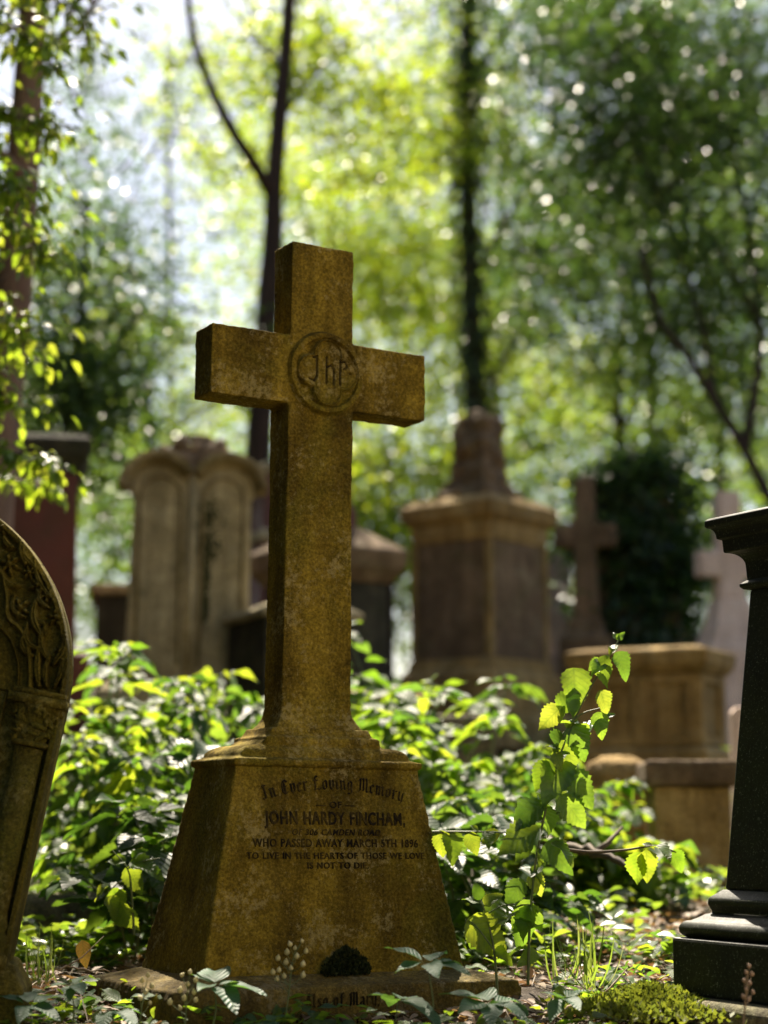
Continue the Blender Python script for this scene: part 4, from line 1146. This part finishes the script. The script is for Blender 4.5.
# unseen gravel path, added on the right to bounce sun onto stone fronts
gx = np.linspace(-0.2, 11, 40); gyy = np.linspace(-9, 2.6, 26)
GX, GY = np.meshgrid(gx, gyy); GX = GX + 1.0 + (2.6 - GY) * 0.6; GZ = gz(GX, GY) + 0.02
i = np.arange(25)[:, None] * 40 + np.arange(39)[None]
tag(link_mesh('path', mesh_np('path', np.stack([GX.ravel(), GY.ravel(), GZ.ravel()], 1), np.stack([i, i + 1, i + 41, i + 40], -1).reshape(-1, 4)), plain('bounce_gravel', (0.42, 0.33, 0.20), 0.9, (0.56, 0.45, 0.28), 40)), 'unseen pale gravel path added to bounce sun onto the graves', kind='structure')

# near sprays of leaves hanging on the left (branches of a lime standing outside the frame)
def spray(name, label, path, Y, n, spread, leaf, mat, group='leafy branches hanging at the left edge'):
    Q = smooth_path(img_path(path, Y), 8)
    root = empty(name, Q[0].copy()); tag(root, label, 'branch', group)
    o = Q[0]
    bm = bmesh.new(); tube_bm(bm, [p - o for p in Q], [0.012 - 0.009 * k / (len(Q) - 1) for k in range(len(Q))], 6)
    pts, dr, nr = [], [], []
    for k in range(n):
        j = int(rng.random() ** 0.8 * (len(Q) - 1)); a = Q[j]
        side = Vector((random.gauss(0, 1), random.gauss(0, 1), random.gauss(0, 0.5)))
        e = a + side * spread * random.random()
        if k % 3 == 0: tube_bm(bm, [a - o, (a + e) / 2 - o + Vector((0, 0, .01)), e - o], [0.003, 0.002, 0.001], 4, False)
        pts.append(e); v = side.normalized() * 0.6 + Vector((0, 0, -0.5)); dr.append(v)
        nr.append(Vector((random.gauss(0, .4), random.gauss(-0.2, .5), 1)))
    finish('twig', bm, M['woodstem'], root, smooth=True)
    leaves('foliage', TPL_MD, [tuple(p) for p in pts], [tuple(p) for p in dr], [tuple(p) for p in nr], leaf * (0.7 + 0.6 * rng.random(n)), mat, root)
    return root
sprs = [([(-70, 10), (-10, 20), (30, 40), (60, 75)], 6.9, 120, .13, 'lime branch just below the topmost one at the left edge'),
        ([(-80, 130), (-30, 160), (5, 180), (30, 200)], 6.7, 120, .12, 'short lime branch at the left edge beside the upper trunk'),
        ([(-80, 330), (-40, 370), (-5, 385), (15, 410)], 6.9, 110, .11, 'short lime branch at the left edge below the thick one'),
        ([(-60, -40), (20, -10), (75, 10), (90, 50)], 7.5, 150, .16, 'topmost leafy lime branch in the upper left corner'),
        ([(-70, 60), (0, 110), (40, 125), (60, 140)], 7.2, 130, .14, 'lime branch crossing the leaning trunk below the topmost one'),
        ([(-70, 170), (-10, 215), (30, 235), (48, 270)], 7.0, 150, .13, 'lime branch crossing the leaning trunk at mid height'),
        ([(-80, 250), (-30, 300), (10, 320), (25, 350)], 7.0, 170, .12, 'thick lime branch hanging over the left edge above the cross arm level'),
        ([(-60, 380), (-20, 440), (20, 455), (66, 472)], 6.8, 95, .07, 'low bright lime branch pointing toward the twin-arched headstone'),
        ([(-60, 420), (-20, 470), (25, 482), (55, 492)], 7.6, 60, .07, 'lowest blurred lime branch in front of the red pedestal')]
for p, Y, n, spd, lab in sprs:
    spray('leafy_branch', lab, p, Y, int(n * 1.5), spd * 1.15, 0.058, M['lime'])

# ------------------------------------------------------------------ shrubs and plants
def add_stem(bm, pts, r0, r1, o):
    tube_bm(bm, [p - o for p in pts], [r0 + (r1 - r0) * k / (len(pts) - 1) for k in range(len(pts))], 5, False)

def shrub(name, label, x, y, h, stems, spread, leaf, mat, group, tpl=TPL_HI, nodes=9, cat='plant', base_dark=0.25):
    z = float(gz(x, y)) - 0.02
    root = empty(name, (x, y, z)); tag(root, label, cat, group); o = root.location.copy()
    leaf *= random.uniform(0.85, 1.45); stems = int(stems * 0.8)
    bm = bmesh.new(); P, D, N, S = [], [], [], []
    for s_ in range(stems):
        a = random.random() * 2 * PI; hh = h * random.uniform(0.45, 1.1); sp_ = spread * random.uniform(0.2, 1.3)
        b = o + Vector((random.gauss(0, spread * .25), random.gauss(0, spread * .25), 0))
        tip = b + Vector((math.cos(a) * sp_, math.sin(a) * sp_, hh))
        mid = b + Vector((math.cos(a) * sp_ * .3, math.sin(a) * sp_ * .3, hh * .6))
        Q = smooth_path([b, mid, tip, tip + Vector((math.cos(a) * .05, math.sin(a) * .05, -.01))], 6)
        add_stem(bm, Q, 0.0045, 0.0015, o)
        for k in range(nodes):
            t = base_dark + (1 - base_dark) * (k + 0.5) / nodes
            j = t * (len(Q) - 1); j0 = min(int(j), len(Q) - 2); p = Q[j0].lerp(Q[j0 + 1], j - j0)
            ph = k * PI / 2 + s_ + random.gauss(0, .3)
            size = leaf * (1.15 - 0.55 * t ** 3) * random.uniform(.75, 1.15)
            for sg in (0, PI):
                if random.random() < 0.08: continue
                dv = Vector((math.cos(ph + sg), math.sin(ph + sg), random.gauss(0.05, .25)))
                pe = p + dv * size * 0.35
                add_stem(bm, [p, pe], 0.0012, 0.0008, o)
                P.append(pe); D.append(dv + Vector((0, 0, -0.25))); N.append(Vector((random.gauss(0, .35), random.gauss(0, .35), 1)) ); S.append(size)
        for k in range(3):
            ph = random.random() * 2 * PI; dv = Vector((math.cos(ph), math.sin(ph), 0.6))
            P.append(Q[-1]); D.append(dv); N.append(Vector((0, 0, 1)) + dv * -.3); S.append(leaf * 0.5)
    finish('stems', bm, M['stem'], root, smooth=True)
    leaves('foliage', tpl, [tuple(p) for p in P], [tuple(p) for p in D], [tuple(p) for p in N], np.array(S), mat, root)
    return root

places_l = [(100, 6.9, .72), (135, 7.4, .78), (165, 6.6, .66), (200, 7.2, .74), (232, 6.7, .70), (255, 7.6, .75), (75, 7.8, .80), (115, 6.3, .5), (185, 6.2, .5), (150, 5.6, .36), (225, 6.0, .42), (55, 7.0, .6), (270, 8.4, .6), (190, 8.3, .72)]
desc_l = ['left of the pedestal near the carved headstone', 'below the black tomb', 'under the twin-arched headstone base', 'in front of the twin headstone base', 'tucked against the left of the cross foot',
          'behind the cross foot', 'behind the leaning carved headstone', 'short, above the kerb stone', 'half in the pedestal shade, short', 'small and low, brushing the dark side of the pedestal', 'low, behind the pedestal shoulder', 'at the edge of the carved headstone column', 'hidden low behind the cross shaft', 'rising in the gap below the black streak']
for k_i, ((px, Y, h), ds_) in enumerate(zip(places_l, desc_l)):
    p = at(px, 815, Y)
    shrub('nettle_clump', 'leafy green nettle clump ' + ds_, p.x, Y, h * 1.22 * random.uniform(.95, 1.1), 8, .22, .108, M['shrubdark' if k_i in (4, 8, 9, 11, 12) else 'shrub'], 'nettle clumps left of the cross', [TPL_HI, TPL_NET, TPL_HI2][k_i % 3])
places_r = [(385, 8.0, .88), (420, 7.6, .78), (455, 7.4, .66), (395, 7.0, .62), (490, 7.8, .62), (440, 6.6, .48), (510, 7.0, .48), (470, 6.0, .36), (540, 7.6, .44), (560, 6.8, .34), (600, 8.2, .38), (585, 7.2, .3), (500, 5.7, .30), (370, 7.4, .6), (620, 7.0, .24)]
desc_r = ['tallest one right of the cross shaft', 'below the obelisk pedestal left corner', 'in front of the obelisk pedestal', 'beside the right shoulder of the pedestal', 'right below the obelisk footing', 'low, right of the inscription', 'low, left of the tall serrated plant', 'small, in shade right of the pedestal', 'behind the tall serrated plant stem', 'short, below the rounded stone', 'small, before the rounded stone', 'small, left of the slab-topped tomb', 'low, beside the pedestal foot', 'close behind the cross foot on the right', 'lowest, at the foot of the slab-topped tomb']
for k_i, ((px, Y, h), ds_) in enumerate(zip(places_r, desc_r)):
    p = at(px, 815, Y)
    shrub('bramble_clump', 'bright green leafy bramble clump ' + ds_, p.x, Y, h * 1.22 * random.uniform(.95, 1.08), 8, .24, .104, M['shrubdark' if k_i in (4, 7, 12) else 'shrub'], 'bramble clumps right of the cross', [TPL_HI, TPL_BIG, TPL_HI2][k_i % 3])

# big-leaved hand placed plant
def leaf_plant(name, label, stems, leafs, Y, mat, smat=None, r0=0.004, tpl=TPL_HI2, cat='plant', group=None, base=None, lsc=1.0):
    """stems: pixel paths; leafs: (attach px,py, tip px,py, dY tip, normal-tilt)"""
    S0 = img_path(stems[0], Y)
    root = empty(name, S0[0].copy()); tag(root, label, cat, group); o = S0[0].copy()
    bm = bmesh.new()
    for st in stems:
        Q = smooth_path(img_path(st, Y), 6); add_stem(bm, Q, r0 if st is stems[0] else r0 * .6, r0 * .35, o)
    P, D, N, S = [], [], [], []
    for ax, ay, tx, ty, dY, nz_, off in leafs:
        a = at(ax, ay, Y + off); b = at(tx, ty, Y + off + dY)
        v = b - a
        P.append(a); D.append(v.normalized()); S.append(v.length); N.append(Vector((random.gauss(0, .15), -1 + nz_, nz_ + 0.15)))
    finish('stems', bm, smat or M['stem'], root, smooth=True)
    D = [v + Vector((random.gauss(0, .12), random.gauss(0, .15), random.gauss(0, .12))) for v in D]
    S = [q_ * lsc * random.uniform(.82, 1.12) for q_ in S]
    leaves('foliage', tpl, [tuple(p) for p in P], [tuple(p) for p in D], [tuple(p) for p in N], np.array(S), mat, root)
    return root
# nz: 0 faces the camera (backlit), 1 faces the sky
tl = [(605, 655, 599, 690, -.02, .75, -.03), (618, 645, 604, 655, -.02, .8, 0), (616, 652, 630, 680, .01, .2, 0), (600, 690, 612, 722, .0, .05, 0), (597, 712, 606, 742, 0, .05, .02),
      (560, 712, 578, 680, .02, .1, 0), (565, 706, 556, 724, 0, .6, 0), (562, 706, 538, 730, 0, .3, 0), (572, 724, 594, 758, 0, .02, 0), (550, 760, 532, 800, 0, .03, 0), (552, 770, 566, 792, .01, .15, .02), (562, 740, 572, 780, 0, .05, .01),
      (568, 772, 590, 808, 0, .08, 0), (560, 795, 586, 832, 0, .05, 0), (546, 802, 502, 826, -.03, .45, 0), (540, 828, 494, 846, -.02, .2, 0), (534, 838, 504, 866, -.02, .4, 0), (546, 842, 570, 880, -.02, .1, 0), (552, 842, 572, 862, -.04, .8, -.02),
      (532, 872, 544, 902, 0, .05, 0), (530, 868, 548, 880, 0, .5, 0), (524, 880, 496, 906, 0, .1, 0), (530, 900, 510, 936, 0, .1, 0), (530, 905, 546, 938, 0, .05, 0), (520, 910, 470, 920, -.03, .5, 0), (618, 640, 628, 632, 0, .5, 0), (618, 640, 612, 632, 0, .3, 0),
      (560, 750, 548, 742, 0, .7, -.02), (556, 760, 572, 748, .02, .75, -.03), (566, 728, 578, 718, 0, .5, 0)]
M['tallplant'] = leafmat('serrated_leaves', [(0.04, 0.10, 0.03), (0.035, 0.09, 0.045), (0.05, 0.11, 0.02)], [(0.34, 0.52, 0.03), (0.10, 0.24, 0.03), (0.44, 0.58, 0.04), (0.20, 0.38, 0.03), (0.50, 0.56, 0.05)], 0.52, 0.4, 0.5)
extra = []
axis_ = [(530, 960), (531, 925), (533, 885), (538, 850), (545, 815), (554, 780), (563, 748), (575, 715), (592, 686), (606, 665)]
for k in range(20):
    a_ = axis_[random.randrange(10)]; L_ = random.uniform(12, 26); an = random.uniform(-.3, PI + .3)
    extra.append((a_[0] + random.gauss(0, 6), a_[1] + random.gauss(0, 12), a_[0] + L_ * math.cos(an) + random.gauss(0, 6), a_[1] + L_ * abs(math.sin(an)) * .8 + random.gauss(0, 8), random.gauss(0, .05), random.uniform(0, .9), random.gauss(.03, .05)))
leaf_plant('tall_serrated_plant', 'tall arching plant with large serrated backlit leaves right of the pedestal',
           [[(528, 985), (530, 920), (536, 860), (548, 800), (562, 750), (584, 700), (604, 665), (620, 638)], [(546, 838), (525, 836), (500, 840)], [(562, 735), (580, 715), (600, 708)], [(530, 905), (505, 905), (485, 915)]],
           tl + extra, 4.75, M['tallplant'], lsc=0.95)
leaf_plant('side_sprig', 'horizontal sprig with leaves reaching toward the slab-topped tomb',
           [[(556, 848), (590, 852), (625, 850), (655, 846), (676, 852)]],
           [(646, 850, 656, 888, -.02, .05, 0), (640, 852, 632, 884, .02, .5, 0), (655, 846, 672, 858, -.05, .85, -.02), (672, 850, 686, 874, 0, .2, 0), (655, 850, 640, 842, 0, .8, 0)], 4.9, M['shrub'], M['woodstem'], 0.005)
leaf_plant('trailing_sprig', 'trailing sprig of leaves touching the right edge of the pedestal',
           [[(432, 832), (460, 832), (490, 832), (520, 834)]],
           [(440, 830, 446, 862, .02, .1, 0), (450, 832, 462, 866, -.04, .65, 0), (468, 832, 480, 858, 0, .05, 0), (488, 832, 496, 848, -.05, .8, 0), (500, 833, 476, 846, 0, .2, 0), (478, 832, 470, 822, 0, .6, 0)], 4.85, M['shrub'])
leaf_plant('broad_leaf_sapling', 'sapling with wide lit leaves low at the right pedestal corner',
           [[(498, 1000), (494, 950), (486, 915), (480, 900)], [(494, 950), (475, 925), (465, 920)]],
           [(468, 918, 500, 958, 0, .05, 0), (486, 920, 470, 960, 0, .1, .02), (490, 930, 505, 915, 0, .6, 0), (484, 905, 460, 895, 0, .6, 0), (484, 905, 500, 890, 0, .4, 0), (494, 950, 515, 962, 0, .4, 0), (480, 900, 478, 878, 0, .3, 0)], 4.7, M['shrub'])
leaf_plant('pale_leaf_sapling', 'sapling with pale drooping leaves brushing the dark left face of the pedestal',
           [[(134, 935), (132, 900), (128, 870), (112, 850)], [(130, 885), (120, 882), (105, 895)], [(128, 868), (140, 862), (160, 858)]],
           [(118, 900, 138, 934, 0, .05, 0), (112, 888, 124, 916, 0, .1, 0), (125, 868, 142, 892, 0, .2, 0), (130, 862, 166, 872, -.03, .6, 0), (110, 885, 88, 898, 0, .6, 0), (126, 862, 104, 858, 0, .4, 0), (132, 858, 146, 846, 0, .5, 0), (108, 896, 116, 922, -.02, .6, -.02)], 5.2, M['shrub'])

# ------------------------------------------------------------------ foreground seedlings
def seedling(name, label, top, bottom, leafs, Y, group='broad-leaved seedlings in front of the step'):
    lf = []
    for dx, dy_, L, depth in leafs:
        lf.append((top[0] + dx * 0.15, top[1] + dy_ * .1, top[0] + dx, top[1] + dy_, depth, .9, 0))
    return leaf_plant(name, label, [[bottom, ((top[0] + bottom[0]) / 2 + 3, (top[1] + bottom[1]) / 2), top]], lf, Y, M['seedling'], None, 0.0028, TPL_BIG, 'plant', group)
seedling('seedling', 'blue-green seedling with five leaves low before the left pedestal corner', (214, 985), (212, 1030), [(-22, -22, 0, .05), (-20, 4, 0, -.08), (34, -4, 0, .02), (30, 14, 0, -.10), (4, -26, 0, .14), (60, 2, 0, -.02)], 4.22)
seedling('seedling', 'seedling with white-lit leaves under the worn step lettering', (398, 1000), (386, 1044), [(-28, -6, 0, -.04), (42, -2, 0, -.08), (10, -12, 0, .10), (50, 12, 0, -.1), (-10, -8, 0, .10)], 4.22)
seedling('seedling', 'taller seedling with blue-green leaves before the right pedestal corner', (427, 962), (433, 1040), [(-36, -16, 0, .06), (-38, 4, 0, -.05), (40, 4, 0, .06), (16, -10, 0, .10), (48, 8, 0, -.06), (10, 14, 0, -.1)], 4.22)
seedling('seedling', 'wide seedling spilling over the right end of the step', (490, 1002), (478, 1040), [(-50, -16, 0, .0), (-34, 10, 0, -.08), (30, -8, 0, .04), (40, 12, 0, -.06), (-12, -14, 0, .12), (8, 18, 0, -.12)], 4.22)
seedling('seedling', 'seedling with narrow bright leaves next to the seed stalk', (262, 1022), (262, 1050), [(-46, -4, 0, .0), (36, -14, 0, .05), (-20, 14, 0, -.08), (26, 12, 0, -.08)], 4.22)
seedling('seedling', 'low seedling with dark leaves at the bottom left corner', (28, 1004), (30, 1045), [(-30, -6, 0, .0), (34, -12, 0, .05), (-14, 16, 0, -.08), (26, 14, 0, -.08), (0, -18, 0, .1)], 4.22)
seedling('seedling', 'pale seedling between bottom left corner and the step', (112, 1010), (110, 1045), [(-26, -2, 0, .0), (30, -12, 0, .05), (-12, 14, 0, -.08), (30, 10, 0, -.08)], 4.22)
seedling('seedling', 'silvery seedling lying among dead leaves below the tall plant', (562, 998), (560, 1030), [(-24, -6, 0, .0), (26, -8, 0, .05), (-12, 10, 0, -.08), (22, 8, 0, -.08), (4, -14, 0, .1)], 4.3)
seedling('seedling', 'small seedling by the left end of the step', (70, 985), (72, 1030), [(-22, -4, 0, .0), (22, -12, 0, .05), (-8, 10, 0, -.08), (18, 8, 0, -.08)], 4.2)

def seed_stalk(name, label, path, Y, buds, rb, smat, bmat):
    Q = smooth_path(img_path(path, Y), 6)
    root = empty(name, Q[0].copy()); tag(root, label, 'plant', 'seed stalks in front'); o = Q[0]
    bm = bmesh.new(); add_stem(bm, Q, 0.0022, 0.001, o)
    bb = []
    for (bx, by) in buds:
        p = at(bx, by, Y + random.gauss(0, .015))
        near_ = min(Q, key=lambda q_: (q_ - (p - Vector((0, 0, .03)))).length)
        add_stem(bm, [near_, (near_ + p) / 2 + Vector((0, 0, -.004)), p], 0.0009, 0.0006, o)
        bb.append(p)
    finish('stem', bm, smat, root, smooth=True)
    for p in bb:
        bm = bmesh.new()
        r_ = rb * random.uniform(.8, 1.15)
        lathe_bm(bm, [(-r_ * 1.1, r_ * .2), (-r_ * .8, r_ * .7), (-r_ * .2, r_), (r_ * .5, r_ * .8), (r_ * 1.0, r_ * .35), (r_ * 1.4, r_ * .12)], 0, 0, 10)
        s_ = finish('seed_capsule', bm, bmat, root, smooth=True); s_.location = p - o; s_.rotation_euler = (random.gauss(0, .3), random.gauss(0, .3), 0)
seed_stalk('seed_stalk', 'stalk of olive seed capsules standing before the pedestal moss', [(282, 1040), (288, 1000), (293, 960), (300, 944)], 4.3,
           [(302, 941), (290, 944), (306, 951), (287, 952), (278, 958), (286, 962), (295, 948), (273, 972), (279, 970), (284, 976), (303, 964), (297, 956), (303, 975), (291, 968), (277, 979)], 0.0058, M['stem'], M['bud'])
seed_stalk('seed_stalk', 'stalk of olive seed capsules in front of the left end of the step', [(185, 1040), (186, 1010), (188, 985)], 4.2,
           [(190, 972), (182, 975), (196, 980), (188, 984), (180, 990), (194, 992), (184, 998), (170, 1002), (196, 1000), (180, 1008)], 0.0058, M['stem'], M['bud'])
seed_stalk('seed_stalk', 'short green seed stalk left of the step corner', [(138, 1040), (142, 1005), (146, 985)], 4.2,
           [(148, 975), (142, 980), (152, 986), (146, 992), (140, 998), (150, 1003)], 0.0055, M['stem'], M['bud'])
seed_stalk('seed_stalk', 'dry brown seed stalk standing before the granite plinth', [(742, 1040), (745, 1005), (748, 972)], 4.02,
           [(749, 966), (746, 972), (752, 974), (744, 980), (750, 983), (746, 989), (753, 992), (743, 996), (749, 999)], 0.0050, M['drystem'], M['drybud'])

# yellowed leaf standing in the litter
p = at(84, 952, 5.0)
yl = leaves('yellowed_leaf', TPL_BIG, [tuple(at(82, 940, 4.9))], [tuple(at(86, 968, 4.88) - at(82, 940, 4.9))], [(0.1, -1, 0.2)], 0.075, M['yellow'])
tag(yl, 'single yellowed leaf hanging upright above the litter near the kerb stone', 'leaf')

# ------------------------------------------------------------------ fallen branches
def branch(label, path, Y, r0, mat):
    Q = smooth_path(img_path(path, Y), 8)
    for q in Q: q.z += random.gauss(0, .004)
    bm = bmesh.new(); tube_bm(bm, Q, [r0 * (1 - .6 * k / (len(Q) - 1)) * random.uniform(.9, 1.1) for k in range(len(Q))], 8)
    k = Q[len(Q) // 2]; tube_bm(bm, [k, k + Vector((.05, .03, .03)), k + Vector((.1, .05, .08))], [r0 * .5, r0 * .4, r0 * .2], 6)
    tag(finish('fallen_branch', bm, mat, smooth=True), label, 'branch', 'fallen branches')
branch('dark fallen branch lying behind the tall serrated plant', [(540, 842, .3), (575, 848, .2), (610, 858, .1), (640, 872, 0)], 5.6, 0.02, M['woodstem'])
branch('pale dead stick lying in litter below the tall plant', [(560, 1012), (590, 1004, .1), (630, 1000, .2)], 4.5, 0.006, M['drystem'])
branch('thin pale stick lying beside the left end of the step', [(20, 975), (60, 968, .1), (110, 972, .15)], 4.6, 0.004, M['drystem'])

# ------------------------------------------------------------------ stuff: ground cover, litter, grass, moss
def scatter(n, x0, x1, y0, y1, avoid=True):
    x = rng.uniform(x0, x1, n); y = rng.uniform(y0, y1, n)
    if avoid:
        c, s = math.cos(R(30)), math.sin(R(30))
        lx = (x - cr.location.x) * c + (y - cr.location.y) * s; ly = -(x - cr.location.x) * s + (y - cr.location.y) * c
        ok = ~((abs(lx) < 0.48) & (abs(ly) < 0.27))
        lx = (x - 1.165) * c + (y - 4.5) * s; ly = -(x - 1.165) * s + (y - 4.5) * c
        ok &= ~((abs(lx) < 0.35) & (abs(ly) < 0.35))
        x, y = x[ok], y[ok]
    return x, y, gz(x, y)
def fan(n, y0, y1):
    y = rng.uniform(y0 ** 1.0, y1, n); x = rng.uniform(-1, 1, n) * (y * 0.24 + 0.25)
    return x, y
x, y = fan(30000, 5.2, 15); z = gz(x, y)
m = np.array([mnoise.noise(Vector((a * 1.1, b * 1.1, 2))) for a, b in zip(x, y)]) > -0.02
m &= ~((x > 0.35) & (y > 5.2) & (y < 8.2) & (rng.random(len(x)) > 0.25))
x, y, z = x[m], y[m], z[m]
n = len(x)
leaves_h = rng.random(n) ** 1.5 * (0.10 + 0.10 * np.clip((y - 8) / 3, 0, 1))
tag(leaves('ground_cover', TPL_MD, np.stack([x, y, z + 0.02 + leaves_h], 1), np.stack([rng.normal(size=n), rng.normal(size=n), rng.normal(size=n) * .3], 1), rdir(n) * .5 + np.array([0, 0, 1]), 0.05 + 0.035 * rng.random(n), M['cover']),
    'low leafy green ground cover spreading among the graves', 'ground cover', kind='stuff')
x, y, z = scatter(5200, -1.3, 1.6, 3.9, 5.6)
m = np.array([mnoise.noise(Vector((a * 2.3, b * 2.3, 7))) for a, b in zip(x, y)]) > -0.05
x, y, z = x[m], y[m], z[m]; n = len(x)
tag(leaves('low_weeds', TPL_HI, np.stack([x, y, z + 0.015 + 0.07 * rng.random(n)], 1), np.stack([rng.normal(size=n), rng.normal(size=n), rng.normal(size=n) * .25], 1), rdir(n) * .4 + np.array([0, 0, 1]), 0.03 + 0.03 * rng.random(n), M['shrub']),
    'low green weeds covering the soil around the step', 'weeds', kind='stuff')
x, y, z = scatter(9000, -1.6, 1.9, 3.7, 7.0); n = len(x)
tag(leaves('leaf_litter', TPL_MD, np.stack([x, y, z + 0.012 + 0.02 * rng.random(n)], 1), np.stack([rng.normal(size=n), rng.normal(size=n), rng.normal(size=n) * .25], 1), rdir(n) * .5 + np.array([0, 0, 1]), 0.025 + 0.03 * rng.random(n), M['litter']),
    'brown dead leaf litter strewn over the soil', 'leaf litter', kind='stuff')
x, y, z = scatter(3500, -1.5, 1.8, 3.7, 6.0); n = len(x)
V_, F_, U_ = TPL_BLADE
tw = (V_ * np.array([0.5, 1, 0.25]), F_, U_)
tag(leaves('twig_litter', tw, np.stack([x, y, z + 0.02 + 0.02 * rng.random(n)], 1), np.stack([rng.normal(size=n), rng.normal(size=n), rng.normal(size=n) * .12], 1), np.tile([0, 0, 1], (n, 1)), 0.05 + 0.10 * rng.random(n), M['straw']),
    'pale dry stalks and twigs strewn over the soil', 'twigs', kind='stuff')
def tuft(label, px, py, Y, n, h, spread):
    b = at(px, py, Y)
    root = empty('grass_tuft', b); tag(root, label, 'grass', 'grass tufts')
    a = rng.random(n) * 2 * PI; k = rng.random(n)
    pos = np.stack([b.x + rng.normal(size=n) * .02, b.y + rng.normal(size=n) * .02, np.full(n, b.z)], 1)
    d = np.stack([np.cos(a) * k * spread, np.sin(a) * k * spread, np.ones(n)], 1)
    leaves('blades', (V_ * np.array([0.9, 1, 1.3]), F_, U_), pos, d, -np.stack([np.cos(a), np.sin(a), -0.3 + 0 * a], 1) * -1, h * (0.6 + .5 * rng.random(n)), M['grass'], root)
tuft('thin grass tuft fanning out right of the sapling by the litter', 592, 992, 4.6, 17, .17, 1.9)
tuft('thin grass tuft left of the granite plinth moss', 562, 985, 4.8, 14, .15, 2.0)
tuft('dark grass tuft at the foot of the carved headstone', 40, 985, 4.5, 24, .12, 1.3)
# moss mound by the granite plinth
n = 6500
b = at(652, 1003, 4.55)
xx = rng.normal(size=n) * .085; yy_ = rng.normal(size=n) * .10
pos = np.stack([b.x + xx, b.y + yy_, b.z - 0.02 + 0.045 * np.exp(-(xx / .11) ** 2 - (yy_ / .13) ** 2) + rng.random(n) * .012], 1)
mm = leaves('moss_mound', TPL_LO, pos, rdir(n) + np.array([0, -0.2, .8]), rdir(n), 0.012 + 0.012 * rng.random(n), M['moss'])
tag(mm, 'yellow-green moss mound on the ground before the granite plinth', 'moss')
